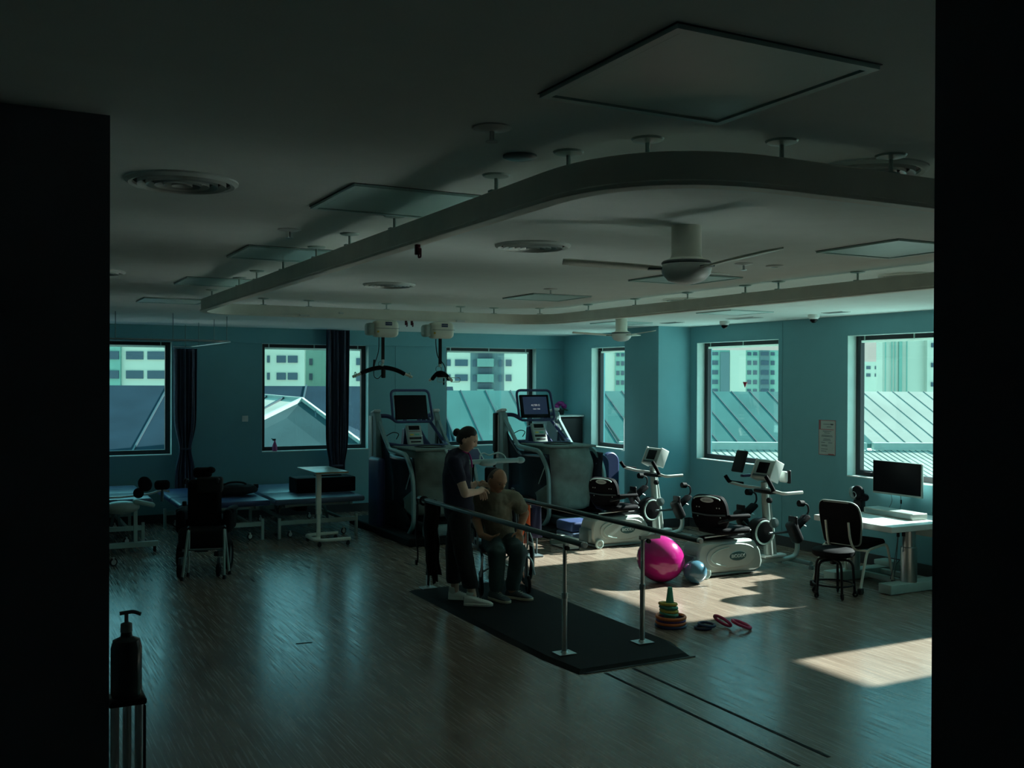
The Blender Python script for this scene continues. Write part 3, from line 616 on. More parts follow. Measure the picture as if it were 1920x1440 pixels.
# ------------------------------------------------------------------ parallel bars, mat
t = thing('walking_mat', 'long black rubber walkway mat with sloping edges under the parallel bars', 'mat', (4.03, 7.2, 0))
def mat_mesh():
    x0, x1, y0, y1, h = 3.48, 4.60, 5.76, 8.75, .022
    m = MB(); a = [(x0 + .05, y0, 0), (x1 - .12, y0, 0), (x1, y0 + .42, 0), (x1, y1, 0), (x0, y1, 0), (x0, y0 + .42, 0)]
    b = [(x0 + .09, y0 + .05, h), (x1 - .15, y0 + .05, h), (x1 - .05, y0 + .44, h), (x1 - .05, y1 - .05, h), (x0 + .05, y1 - .05, h), (x0 + .05, y0 + .44, h)]
    m.rings([[Vector(p) - Vector((4.03, 7.2, 0)) for p in a], [Vector(p) - Vector((4.03, 7.2, 0)) for p in b]]); return m
mat_mesh().build('mat_body', 'rubber', t, smooth=False)
MB().box((.01, 5.758 - 7.2, .004), (.94, .006, .008)).build('pale_edge_strip', 'silverdark', t, smooth=False)
t = thing('parallel_bars', 'pair of chrome parallel walking bars standing on the black mat', 'parallel bars', (4.03, 7.2, .022)); OX, OY = 4.03, 7.2
for bx_, y0, y1, px_, s, bz in ((3.575, 5.76, 8.72, 3.67, 1, .853), (4.48, 5.66, 8.95, 4.35, -1, .83)):
    b = MB().cyl((bx_ - OX, y0 - OY, bz), (bx_ - OX, y1 - OY, bz), .0205, n=20).build('hand_rail', 'barsteel', t)
    MB().lathe([(.001, -.004), (.018, -.004), (.0215, 0), (.0215, .022)], (bx_ - OX, y0 - OY, bz), 20, (R(-90), 0, 0)).build('end_cap', 'chrome', b)
    for py in (6.19, 8.72):
        m = MB(); m.cyl((px_ - OX, py - OY, .0), (px_ - OX, py - OY, .42), .019, n=20); p = m.build('post', 'chrome', t)
        MB().cyl((px_ - OX, py - OY, .42), (px_ - OX, py - OY, bz - .04), .0145, n=18).build('inner_post', 'chrome', p)
        m = MB()
        for i in range(16): m.cyl((px_ - OX + .011, py - OY - .011, .46 + i * .02), (px_ - OX + .0125, py - OY - .0125, .46 + i * .02), .003, n=6)
        m.build('height_holes', 'black', p)
        MB().lathe([(.023, .40), (.023, .43), (.02, .44)], (px_ - OX, py - OY, 0), 16).build('collar', 'steel', p)
        m = MB(); m.box((px_ - OX, py - OY, .004), (.14, .12, .008)); m.lathe([(.03, .008), (.021, .02)], (px_ - OX, py - OY, 0), 16); m.build('foot_plate', 'steel', t, bevel=.001)
        m = MB(); xa = bx_ - OX; xb = px_ - OX
        m.rbox(((xa + xb) / 2, py - OY, bz - .04), (abs(xa - xb) + .05, .03, .032), .004); m.build('bracket', 'white' if s < 0 else 'palemetal', t)
        MB().lathe([(.001, 0), (.016, .001), (.018, .02), (.008, .024), (.006, .04)], (px_ - OX + (.03 if s < 0 else .0), py - OY - .045, .765), 14, (R(-90), 0, 0)).build('lock_knob', 'black', t)
# ------------------------------------------------------------------ balls, cone and rings
def ball(x, y, r, mt, label, cat='exercise ball'):
    t = thing('exercise_ball', label, cat, (x, y, 0)); n = 48; m = MB(); prof = []
    for i in range(49):
        a = PI * i / 48; q = r * (1 + .004 * math.cos(a * 34) * (abs(math.cos(a)) < .6)); z = r - q * math.cos(a) * .97; prof.append((max(q * math.sin(a), .0005), max(z - r * .03, 0)))
    ob = MB().lathe(prof, n=n, rot=(R(18), 0, R(10))).build('ball_skin', mt, t, angle=80)
    ob.location = (0, -.0, 0); ob.location.z = r * .97 - (r * .97) * math.cos(R(18)); ob.location.y = r * .97 * math.sin(R(18))
    MB().lathe([(.001, .004), (.009, .003), (.010, 0)], n=12).build('valve', mt, ob).location = (0, 0, 2 * r * .97)
    return t
ball(5.86, 8.05, .235, 'pink', 'large shiny magenta exercise ball on the floor behind the right bar')
ball(6.135, 7.845, .116, 'bluevinyl', 'small blue exercise ball beside the magenta ball')
cx, cy = 4.88, 6.56
t = thing('stacking_cone', 'pale green training cone poking out of the stack of rings', 'cone', (cx, cy, 0)); MB().lathe([(.085, 0), (.085, .008), (.055, .012), (.018, .318), (.012, .322), (.001, .322)], n=32).build('cone_body', 'cone', t)
def ring(x, y, z, Rr, r, mt, label, rot=(0, 0, 0)):
    o = MB().torus((0, 0, 0), Rr, r, (0, 0, 0), 48, 14).build('throwing_ring', mt); o.location = (x, y, z); o.rotation_euler = rot; tag(o, label, 'ring', 'training rings by the cone'); return o
S_ = [(.013, .118, .013, 'darkblue', 'dark blue ring lying at the very bottom of the ring stack', .0), (.036, .114, .012, 'orange', 'orange-red ring second from the floor in the ring stack', .0), (.057, .112, .0105, 'purple', 'thin purple ring between the two orange rings of the stack', 0.0),
      (.079, .113, .0135, 'orange', 'wide orange ring on top of the large rings, carrying the small ones', .02)]
for z, a, b, mt, l, tl in S_: ring(cx + .01, cy, z, a, b, mt, l, (tl, 0, 0))
for z, mt, dx, l in ((.107, 'cone', -.012, 'dark green small ring, lowest of the four small rings on the cone'), (.133, 'yellow', -.012, 'mustard yellow small ring between the two green rings on the cone'), (.160, 'cone', -.018, 'green small ring just under the topmost ring on the cone'), (.189, 'yellow', -.025, 'mustard yellow small ring, topmost on the cone')):
    ring(cx + dx, cy + dx * .3, z, .066, .0125, mt, l, (R(random.uniform(-4, 4)), R(random.uniform(2, 8)), 0))
ring(5.075, 6.38, .011, .062, .011, 'darkblue', 'dark navy ring flat on the floor between the stack and the pink rings'); ring(5.10, 6.365, .035, .064, .011, 'darkblue', 'dark navy ring lying on the other navy ring on the floor', (R(3), R(4), 0))
ring(5.22, 6.315, .062, .072, .0125, 'pinkring', 'raspberry pink ring leaning steeply on the navy rings', (R(10), R(38), R(20))); ring(5.35, 6.24, .038, .076, .0125, 'pinkring', 'raspberry pink ring lying slanted at the end of the row of rings', (R(14), R(14), R(15)))


# ------------------------------------------------------------------ treatment couches on the left
def caster(par, x, y, r=.04, mt='black', mt2='white'):
    p = MB().torus((x, y, r), r * .78, r * .22, (R(90), 0, .4), 20, 8).build('caster', mt, par)
    MB().lathe([(.001, -.009), (r * .7, -.007), (r * .7, .007), (.001, .009)], (x, y, r), 18, (R(90), 0, .4)).build('caster_hub', mt2, p)
    MB().box((x, y, r * 1.7), (.02, .026, r * .9)).build('caster_fork', mt2, p, bevel=.002)
def couch(name, label, x0, x1, y0, y1, z, vinyl, cat='treatment bed'):
    t = thing(name, label, cat, ((x0 + x1) / 2, (y0 + y1) / 2, 0)); w, l = x1 - x0, y1 - y0
    yj = -l / 2 + l * .42
    MB().rbox((0, -l / 2 + l * .21 - .003, z - .035), (w, l * .42 - .006, .07), .028, k=4).build('cushion', vinyl, t)
    MB().rbox((0, l * .21 + .003, z - .035), (w, l * .58 - .006, .07), .028, k=4).build('cushion', vinyl, t)
    m = MB()
    for s in (-1, 1): m.span((s * w * .36 - .02, -l * .46, z - .11), (s * w * .36 + .02, l * .46, z - .072))
    for y in (-.42, 0, .42): m.span((-w * .36, y * l - .02, z - .11), (w * .36, y * l + .02, z - .072))
    m.build('top_frame', 'palemetal', t, bevel=.003)
    m = MB()
    for s in (-1, 1):
        m.box((s * w * .28, 0, z * .5 + .02), (.03, .62, .035), (R(38), 0, 0)); m.box((s * w * .24, 0, z * .5 + .02), (.03, .62, .035), (R(-38), 0, 0))
    m.cyl((-w * .3, 0, z * .5 + .02), (w * .3, 0, z * .5 + .02), .012); m.build('lift_arms', 'greymetal', t, bevel=.003)
    MB().rbox((0, .1, z * .55), (.16, .34, .10), .02).build('lift_motor', 'black', t)
    for y in (-l / 2 + .12, l / 2 - .22):
        MB().span((-w * .42, y - .02, .17), (w * .42, y + .02, .225)).build('base_rail', 'palemetal', t, bevel=.004)
        for s in (-1, 1): MB().span((s * w * .43 - .018, y - .022, .0), (s * w * .43 + .018, y + .022, .26)).build('foot_post', 'palemetal', t, bevel=.004)
        for s in (-1, 1): caster(t, s * w * .3, y + .05, .042)
    for s in (-1, 1): MB().span((s * w * .30 - .02, -l / 2 + .12, .18), (s * w * .30 + .02, l / 2 - .22, .215)).build('side_rail', 'palemetal', t, bevel=.003)
    return t
couch('treatment_bed', 'wide blue treatment bed carrying the long black bolster, behind the overbed table', 3.10, 4.26, 12.2, 14.1, .50, 'blue_vinyl')
couch('treatment_bed', 'blue treatment bed half hidden behind the dark power wheelchair', 1.98, 3.06, 12.25, 14.1, .50, 'navy')
b0 = couch('treatment_bed', 'pale blue treatment bed cut by the left door jamb', .35, 1.72, 12.55, 14.2, .56, 'blue_vinyl')
m = MB(); m.tube(fillet([(-.1, -.84, .535), (.28, -.84, .535), (.28, -.84, .56), (-.1, -.84, .56)], .01, closed=False), .004, 6); m.build('pull_handle', 'darkmetal', b0)
t = thing('bolster_block', 'long black vinyl block lying on the wide blue bed', 'bolster', (3.92, 12.95, .5)); MB().rbox((0, 0, .097), (.80, .38, .194), .012, k=3).build('block_cover', 'vinylblack', t); MB().rbox((0, -.192, .097), (.78, .004, .004), .001).build('cover_seam', 'black', t)
MB().rbox((.1, .1, .20), (.35, .15, .02), .008).build('top_strap', 'belt', t)
# black bag on the middle bed
t = thing('black_bag', 'slumped black bag on the bed behind the power wheelchair', 'bag', (2.72, 12.9, .512))
m = MB(); m.lathe([(.001, 0), (.24, .0), (.28, .05), (.25, .11), (.14, .15), (.001, .155)], n=28, sc=(1.25, .7, 1)); b = m.build('bag_body', 'belt', t, subs=1); q = b.modifiers.new('d', 'DISPLACE'); tx = bpy.data.textures.new('bagfold', 'CLOUDS'); tx.noise_scale = .12; q.texture = tx; q.strength = .03
MB().tube(smooth_path([(-.16, -.05, .11), (-.05, -.12, .17), (.12, -.1, .16), (.2, -.02, .10)]), .012, 8).build('bag_strap', 'belt', t); MB().rbox((.30, -.02, .1), (.07, .05, .06), .015).build('bag_clip', 'black', t)
# walking frame parts beside first bed : folded manual chair with black headrest pads
t = thing('head_support_chair', 'black padded head support on a steel bracket beside the pale bed', 'therapy chair', (1.62, 12.1, 0))
MB().rbox((.14, 0, .76), (.17, .10, .11), .04, k=4).build('head_pad', 'vinylblack', t); MB().ell((-.05, -.02, .78), (.075, .05, .09), rot=(0, R(-25), 0)).build('side_pad', 'vinylblack', t); MB().ell((-.12, -.02, .68), (.06, .05, .06)).build('side_pad', 'vinylblack', t)
MB().cyl((.14, 0, .71), (.14, 0, .57), .016).build('pad_post', 'darkmetal', t); MB().tube(fillet([(.22, 0, .68), (.14, 0, .70), (.0, 0, .66), (-.3, 0, .64), (-.55, .0, .64)], .04), .012).build('bracket_bar', 'chrome', t)
MB().ell((-.30, .02, .52), (.20, .14, .075)).build('seat_shell', 'silver', t); MB().rbox((-.06, 0, .56), (.24, .12, .05), .02, (0, R(15), 0)).build('arm_pad', 'palemetal', t)
for x in (-.15, -.45): MB().span((x - .02, -.02, .1), (x + .02, .02, .5)).build('leg', 'palemetal', t, bevel=.004)
MB().span((-.62, -.03, .06), (.10, .03, .12)).build('base_bar', 'palemetal', t, bevel=.004)
for x in (-.58, .06): MB().lathe([(.02, 0), (.018, .06)], (x, 0, 0), 12).build('foot', 'black', t)
# small castors of a stand cut by the jamb
t = thing('wheeled_stand', 'wheeled stand with white hub castors, mostly hidden by the left door jamb', 'stand', (1.08, 11.3, 0))
MB().rbox((-.12, .05, .16), (.3, .05, .04), .01).build('base_arm', 'darkmetal', t); MB().cyl((-.25, .05, .16), (-.25, .05, 1.0), .02).build('pole', 'darkmetal', t); caster(t, .075, 0, .045, 'black', 'white'); caster(t, .02, .35, .045, 'black', 'white')
caster(t, -.25, .1, .045, 'black', 'white')
MB().rbox((.0, .18, .115), (.06, .40, .03), .01).build('base_arm', 'darkmetal', t)

# ------------------------------------------------------------------ overbed table
t = thing('overbed_table', 'white C-shaped overbed table on castors in front of the wide blue bed', 'overbed table', (3.5, 11.75, 0))
m = MB(); m.rbox((.08, .08, .885), (.40, .80, .018), .004); m.X = Matrix.Identity(4); m.build('table_top', 'tabletop', t)
MB().span((-.12, -.324, .874), (.28, -.3205, .893)).build('wood_edge', 'wood', t, smooth=False)
MB().rbox((-.02, -.1, .62), (.062, .05, .50), .008).build('outer_column', 'cream', t); MB().rbox((-.02, -.1, .24), (.045, .036, .36), .006).build('inner_column', 'cream', t)
MB().tube(fillet([(.33, .24, .08), (-.09, .24, .08), (-.09, -.25, .08), (.33, -.25, .08)], .12, 6), .021, 12).build('base_tube', 'cream', t)
MB().rbox((-.05, -.1, .085), (.10, .06, .03), .006).build('column_foot', 'cream', t)
for x, y in ((.30, .24), (.30, -.25), (-.05, .24), (-.05, -.25)): caster(t, x, y, .03, 'black', 'black')

# ------------------------------------------------------------------ dark power wheelchair
t = thing('power_wheelchair', 'black high-backed power wheelchair seen from behind near the beds', 'wheelchair', (1.95, 10.58, 0), R(-20))
MB().rbox((.0, .05, .70), (.34, .10, .50), .05, k=4).build('backrest', 'vinylblack', t); MB().rbox((.06, .0, .90), (.26, .12, .16), .03).build('back_bag', 'belt', t)
MB().rbox((-.02, .04, 1.02), (.19, .09, .11), .04, k=4).build('headrest', 'vinylblack', t); MB().ell((.06, .04, 1.045), (.05, .05, .035)).build('headrest_wing', 'vinylblack', t)
MB().rbox((0, .30, .47), (.46, .50, .12), .04).build('seat', 'vinylblack', t); MB().rbox((0, .05, .36), (.48, .36, .22), .05).build('battery_box', 'black', t)
for s in (-1, 1):
    MB().rbox((s * .26, .22, .62), (.07, .34, .045), .018).build('armrest', 'vinylblack', t); MB().cyl((s * .25, .1, .42), (s * .25, .1, .62), .013).build('arm_post', 'darkmetal', t)
    MB().rbox((s * .235, .16, .52), (.09, .40, .24), .04).build('side_guard', 'vinylblack', t)
    w = MB().torus((s * .24, .08, .16), .13, .03, (0, R(90), 0), 28, 10).build('drive_wheel', 'rubber', t); MB().lathe([(.001, -.02), (.1, -.015), (.1, .015), (.001, .02)], (s * .24, .08, .16), 20, (0, R(90), 0)).build('wheel_hub', 'darkmetal', w)
    w = MB().torus((s * .19, -.28, .07), .05, .02, (0, R(90), 0), 20, 8).build('rear_caster', 'rubber', t); MB().rbox((s * .19, -.24, .14), (.03, .06, .10), .008).build('caster_fork', 'darkmetal', w)
    MB().rbox((s * .17, -.1, .2), (.05, .38, .05), .01, (R(-10), 0, 0)).build('rear_frame', 'black', t)
    MB().tube(fillet([(s * .16, -.02, .95), (s * .16, -.14, .97), (s * .16, -.17, .93)], .03), .014).build('push_handle', 'black', t)
    MB().cyl((s * .15, .56, .14), (s * .17, .5, .46), .014).build('legrest_tube', 'darkmetal', t); MB().rbox((s * .12, .62, .12), (.14, .16, .015), .004).build('footplate', 'black', t)
MB().rbox((-.26, .36, .66), (.04, .07, .06), .01).build('joystick_box', 'black', t)
t = thing('mobility_walker', 'pale-legged folding walking frame pushed against the power wheelchair', 'walking frame', (1.90, 10.17, 0), R(-12))
for sx_ in (-1, 1):
    m = MB().tube(fillet([(sx_ * .20 - .03, -.02, 0), (sx_ * .17, -.02, .50), (sx_ * .17, .16, .50), (sx_ * .20 + .02, .20, 0)], .07, 6), .012, 10); m.build('side_tube', 'palemetal', t)
    MB().cyl((sx_ * .17, 0, .503), (sx_ * .17, .12, .503), .017).build('grip', 'black', t)
    for q in ((sx_ * .20 - .03, -.02), (sx_ * .20 + .02, .20)): MB().lathe([(.018, 0), (.015, .04)], (q[0], q[1], 0), 12).build('rubber_tip', 'black', t)
MB().cyl((-.17, -.015, .30), (.17, -.015, .30), .01).build('cross_tube', 'darkmetal', t)

# ------------------------------------------------------------------ anti-gravity treadmills (user side faces the camera)
def treadmill(x, y, label, on):
    t = thing('air_treadmill', label, 'treadmill', (x, y, 0)); W_ = .425
    # deck
    m = MB(); m.prism([(-.60, -.28), (.60, -.28), (.60, 1.95), (-.60, 1.95)], 'z', 0, .10); m.build('base', 'rubber', t, bevel=.02)
    MB().rbox((0, .65, .17), (.60, 1.7, .12), .03).build('deck', 'darkmetal', t); MB().span((-.26, -.15, .232), (.26, 1.35, .236)).build('running_belt', 'rubber', t, smooth=False)
    MB().rbox((.0, -.17, .16), (.74, .08, .14), .02).build('rear_step', 'greymetal', t)
    MB().rbox((0, 1.45, .30), (.66, .50, .34), .08, k=4).build('motor_hood', 'navyplastic', t)
    for s in (-1, 1):
        # side column
        c = MB(); c.prism([(1.22, .10), (1.50, .10), (1.50, 1.40), (1.46, 1.54), (1.38, 1.57), (1.28, 1.53), (1.22, 1.42)], 'x', s * W_ - .045, s * W_ + .045)
        c = c.build('side_column', 'greymetal', t, bevel=.015); MB().rbox((s * (W_ + .002), 1.36, 1.555), (.096, .16, .04), .015, (R(-12), 0, 0)).build('column_cap', 'white', c)
        MB().rbox((s * (W_ + .05), 1.42, 1.2), (.012, .12, .6), .004).build('column_panel', 'white', c)
        # side hoop : diagonal, arm rail and front tube
        pts = fillet([(s * W_, 1.22, 1.42), (s * W_, .86, 1.09), (s * W_, .26, 1.06), (s * W_, .02, .82), (s * W_, .0, .22), (s * W_, .16, .08)], [0, .06, .10, .22, .12, 0], 7)
        MB().tube(pts, 1, sec=[(-.017, -.024), (.017, -.024), (.024, -.012), (.024, .012), (.017, .024), (-.017, .024), (-.024, .012), (-.024, -.012)]).build('side_hoop', 'hoop', t, angle=50)
        # side skirt of clear vinyl and fabric
        g = []
        for i in range(17):
            u = i / 16; ya = .03 + u * 1.2; top = 1.03 if u < .72 else 1.03 + (u - .72) * .9
            g.append([(s * (W_ - .012 - .03 * math.sin(v / 12 * PI) * (1 + .5 * math.sin(u * 9))), ya, .10 + (top - .10) * v / 12) for v in range(13)])
        MB().sheet(g).build('clear_skirt', 'clear', t, solid=.003)
        MB().prism([(.04, .20), (.50, .14), (1.22, .10), (1.22, .40), (.62, .44), (.30, .38)], 'x', s * (W_ - .002) - .006, s * (W_ - .002) + .006).build('lower_panel', 'rubber', t, bevel=.003)
        g = []
        for i in range(9):
            u = i / 8; g.append([(s * (W_ - .03) - s * .03 * math.sin(v / 8 * PI) * math.sin(u * 6 + 1), .05 + .38 * u * (1 - .0 * v), (.30 + .28 * u * .2) + (.36 - .22 * u) * v / 8) for v in range(9)])
        MB().sheet(g).build('grey_gusset', 'greyfabric', t, solid=.004)
        MB().cyl((s * (W_ - .03), .16, .88), (s * (W_ - .03), .34, .62), .006).build('zip_rod', 'palemetal', t); MB().cyl((s * (W_ - .04), .52, .98), (s * (W_ - .04), .56, .60), .005).build('zip_rod', 'palemetal', t)
    # pressure bag: grey cloth box, open front folds
    g = []
    for i in range(25):
        v = i / 24; z = .30 + .82 * v; row = []
        for j in range(49):
            a = 2 * PI * j / 48; c_, s_ = math.cos(a), math.sin(a); sx_ = .37 * abs(c_) ** .45 * (1 if c_ > 0 else -1); sy_ = .46 * abs(s_) ** .45 * (1 if s_ > 0 else -1)
            k = .90 + .10 * math.sin(v * PI) + .012 * math.sin(a * 7 + v * 9) + .01 * math.sin(a * 3 + v * 23)
            row.append((sx_ * k, .55 + sy_ * k + .03 * math.sin(v * 8 + a), z + .012 * math.sin(a * 5)))
        g.append(row)
    MB().sheet(g).build('pressure_bag', 'greyfabric', t, solid=.006, angle=70)
    MB().rbox((0, .55, 1.115), (.72, .88, .03), .015).build('bag_top', 'greyfabric', t)
    MB().torus((0, .50, 1.13), .19, .014, (0, 0, 0), 32, 8).build('waist_ring', 'black', t)
    # crossing console frame
    MB().tube(fillet([(-W_, 1.34, 1.50), (-.26, 1.30, 1.50), (-.2, 1.2, 1.44)], .08), .028, 12).build('console_arm', 'navyplastic', t)
    MB().tube(fillet([(W_, 1.34, 1.50), (.28, 1.30, 1.50), (.2, 1.2, 1.44)], .08), .028, 12).build('console_arm', 'navyplastic', t)
    MB().tube(fillet([(-.39, 1.0, 1.145), (-.24, .78, 1.12), (.36, .78, 1.12), (.40, .98, 1.16)], .1, 6), .026, 12).build('hand_bar', 'navyplastic', t)
    MB().tube([(.40, .98, 1.16), (.30, 1.30, 1.46)], .022).build('hand_bar_stay', 'navyplastic', t)
    MB().prism([(-.12, 1.10), (.20, 1.10), (.33, 1.05), (.20, 1.22), (.12, 1.36), (-.1, 1.34)], 'y', 1.12, 1.24).build('console_shroud', 'navyplastic', t, bevel=.02)
    k = MB().rbox((.0, 1.04, 1.24), (.22, .05, .30), .02, (R(-22), 0, 0)).build('key_console', 'silver', t)
    E_ = Euler((R(-22), 0, 0)).to_matrix()
    def on_face(a, b, w, h, mt, name, par, th=.006): c_ = Vector((0, 1.04, 1.24)) + E_ @ Vector((a, -.026, b)); MB().box(c_, (w, th, h), (R(-22), 0, 0)).build(name, mt, par, smooth=False)
    on_face(0, .105, .15, .055, 'blackgloss', 'small_display', k); on_face(0, .055, .17, .006, 'redpaper', 'stripe', k); on_face(-.045, .01, .05, .02, 'yellow', 'key_group', k); on_face(.03, .01, .06, .02, 'cone', 'key_group', k)
    on_face(0, -.04, .17, .03, 'black', 'keypad', k); on_face(.0, -.09, .14, .02, 'black', 'tray', k); on_face(.09, -.01, .02, .02, 'white', 'stop_knob', k, .03)
    # screen in its tube frame
    ER = Euler((R(-14), 0, 0)).to_matrix(); sc_ = Vector((0.0, 1.16, 1.62))
    fr = fillet([sc_ + ER @ Vector(p) for p in ((-.27, 0, -.20), (-.27, 0, .23), (.27, 0, .23), (.30, 0, -.20))], .07, 6, True)
    MB().tube(fr, .018, 10, closed=True).build('screen_frame', 'navyplastic', t)
    s_ = MB().rbox(sc_ + ER @ Vector((0, .01, .0)), (.46, .04, .33), .012, (R(-14), 0, 0)).build('screen', 'blackgloss', t)
    for q in (-.1, .1): MB().box(sc_ + ER @ Vector((q, .01, -.185)), (.05, .02, .05), (R(-14), 0, 0)).build('screen_clip', 'navyplastic', t, bevel=.004)
    if on:
        MB().box(sc_ + ER @ Vector((0, -.012, .008)), (.38, .003, .25), (R(-14), 0, 0)).build('lit_display', 'screen', s_, smooth=False)
        text('display_text', 'ALTER G', .036, 'screentext', s_, sc_ + ER @ Vector((0, -.016, .01)), (R(90 - 14), 0, 0), .0004); text('display_text', '1000 / 7000', .024, 'screentext', s_, sc_ + ER @ Vector((.01, -.016, -.045)), (R(90 - 14), 0, 0), .0004)
    MB().tube(smooth_path([(-.38, 1.1, 1.24), (-.3, 1.05, 1.29), (-.22, 1.05, 1.27), (-.24, 1.08, 1.20)]), .006, 6).build('tether_cord', 'black', t)
    return t
t1 = treadmill(4.985, 11.29, 'grey air-supported treadmill with a blank black screen, left of its twin', False)
MB().rbox((-.54, 1.0, .50), (.10, .42, .96), .06, k=4).build('side_pad', 'navyplastic', t1)
t2 = treadmill(6.795, 11.14, 'grey air-supported treadmill with a lit navy screen, nearer the narrow window', True)
MB().rbox((-.49, 1.42, 1.25), (.05, .10, .55), .02).build('hose_cover', 'black', t2); MB().tube(smooth_path([(-.5, 1.40, 1.0), (-.52, 1.38, .9), (-.54, 1.36, .75)]), .02, 8).build('hose', 'black', t2)
# small white marks on the dark shroud edge of the lit treadmill
m = MB(); m.box((.27, 1.10, 1.41), (.03, .01, .012)); m.box((.32, 1.10, 1.415), (.03, .01, .012)); m.box((.29, 1.10, 1.36), (.012, .01, .05)); m.box((.315, 1.10, 1.365), (.03, .01, .012), (0, R(30), 0)); m.build('white_marks', 'white', t2, bevel=.003)
t = thing('floor_cushion', 'stack of two slate blue mats between the lit treadmill and the far bike', 'cushion', (6.42, 10.55, 0)); MB().rbox((0, 0, .07), (.36, .4, .13), .03).build('lower_mat', 'blue_vinyl', t); MB().rbox((0, .01, .20), (.36, .38, .12), .03).build('upper_mat', 'navy', t)
t = thing('step_block', 'low white step block on the sunlit floor beside the blue mats', 'step', (6.06, 10.22, 0)); MB().rbox((0, 0, .065), (.14, .42, .13), .008).build('block', 'white', t); MB().rbox((0, 0, .006), (.145, .425, .012), .003).build('foot_edge', 'black', t)
for x, y, r_, l in ((7.62, 11.9, R(8), 'navy upright rounded pad against the hoop of the lit treadmill'), (7.95, 12.15, R(4), 'darker navy upright rounded pad nearest the pillar')):
    t = thing('upright_pad', l, 'padded board', (x, y, 0), r_)
    pr = [(-.15, 0), (.15, 0)] + [(.15 * math.cos(a), .80 + .15 * math.sin(a)) for a in [PI * i / 12 for i in range(13)]]
    MB().prism(pr, 'y', -.04, .04).build('pad', 'navyplastic', t, bevel=.02); MB().rbox((0, -.05, .5), (.22, .03, .10), .01).build('pad_strap', 'black', t)

# ------------------------------------------------------------------ arm trainer between the treadmills
t = thing('arm_trainer', 'arm trainer with a padded crossbar and wavy handle behind the seated man', 'exercise machine', (5.35, 10.75, 0))
MB().rbox((0, 0, .05), (.50, .46, .08), .02).build('base', 'darkmetal', t); MB().rbox((.05, .12, .5), (.12, .16, .86), .03).build('column', 'black', t)
MB().rbox((.02, -.05, 1.015), (.74, .075, .055), .025).build('crossbar', 'hoop', t); MB().ell((-.09, -.06, 1.0), (.12, .07, .045)).build('bar_joint', 'greymetal', t); MB().ell((.36, -.05, 1.015), (.06, .05, .04)).build('bar_end', 'hoop', t)
MB().tube(smooth_path([(-.17, -.02, 1.03), (-.16, -.01, 1.09), (-.11, 0, 1.11), (-.04, 0, 1.085), (.03, 0, 1.10), (.09, 0, 1.11), (.15, -.01, 1.08), (.18, -.02, 1.03)]), .010, 8).build('wavy_handle', 'palemetal', t)
MB().rbox((-.22, .30, 1.06), (.46, .26, .03), .01, (R(35), 0, 0)).build('slanted_console', 'palemetal', t); MB().rbox((-.22, .285, 1.075), (.40, .20, .02), .006, (R(35), 0, 0)).build('console_panel', 'navyplastic', t)
MB().span((-.25, .15, .1), (-.19, .21, 1.02)).build('console_post', 'darkmetal', t, bevel=.008)
# rack with hanging exercise bands
t = thing('band_rack', 'small rack with a white top rail hung with exercise bands beside the seated man', 'rack', (5.36, 9.83, 0))
MB().rbox((0, 0, .575), (.28, .10, .03), .005).build('top_rail', 'white', t)
for x in (-.12, .12): MB().cyl((x, .04, 0), (x, .04, .56), .01).build('leg', 'darkmetal', t)
MB().rbox((0, .04, .012), (.30, .22, .024), .005).build('foot', 'darkmetal', t)
def band(x, w, zb, mt, label, y=-.062):
    g = [[(x + w * (j / 6 - .5) * (1 + .25 * i / 10), y + .006 * math.sin(j * 2 + i * .4), .565 - (.565 - zb) * i / 10) for j in range(7)] for i in range(11)]
    o = thing('exercise_band', label, 'exercise band', (5.36, 9.83, 0)); MB().sheet(g).build('band_sheet', mt, o, solid=.003); MB().span((x - w / 2, y, .562), (x + w / 2, .055, .5655 + .028)).build('band_fold', mt, o, bevel=.002); return o
band(-.075, .11, .17, 'orangecloth', 'orange exercise band hanging from the white rail of the rack'); band(.06, .12, .22, 'navycloth', 'navy exercise band hanging beside the orange one')
o = thing('red_cloth', 'dark red folded cloth lying over the white rail of the rack', 'cloth', (5.34, 9.86, .593)); MB().rbox((0, 0, .03), (.20, .10, .055), .02).build('folded_cloth', 'redcloth', o)

# ------------------------------------------------------------------ corner cabinet with flowers
t = thing('corner_cabinet', 'dark open cabinet with a pale top in the far right corner', 'cabinet', (8.2, 14.02, 0))
MB().span((-.3, .30, 0), (.26, .32, 1.40)).build('back', 'black', t, smooth=False)
for x in (-.31, .24): MB().span((x, -.30, 0), (x + .02, .32, 1.40)).build('side', 'darkmetal', t, smooth=False)
MB().span((-.32, -.32, 1.40), (.27, .33, 1.425)).build('top', 'white', t, smooth=False, bevel=.003)
for z in (.05, .5, .95): MB().span((-.29, -.28, z), (.24, .30, z + .02)).build('shelf', 'black', t, smooth=False)
d = MB().span((-.29, -.318, .05), (.24, -.30, 1.38)).build('door', 'black', t, smooth=False); MB().box((-.12, -.32, 1.12), (.06, .004, .10)).build('door_notice', 'paper', d, smooth=False)
t = thing('flower_pot', 'purple orchid-like flowers in a small dark pot on the corner cabinet', 'plant', (8.18, 13.95, 1.425))
MB().lathe([(.05, 0), (.065, .08), (.06, .08), (.05, .07), (.001, .07)], n=20).build('pot', 'black', t)
for i in range(9):
    a = i * 2.4; MB().ell((.07 * math.cos(a), .04 * math.sin(a), .13 + .02 * (i % 4)), (.045, .03, .03), 10, 6, (a, .4, 0)).build('flower', 'purpleflower', t)
for i in range(5): a = i * 1.3; MB().ell((.09 * math.cos(a), .06 * math.sin(a), .085), (.06, .02, .008), 10, 6, (0, .3, a)).build('leaf', 'leaf', t)
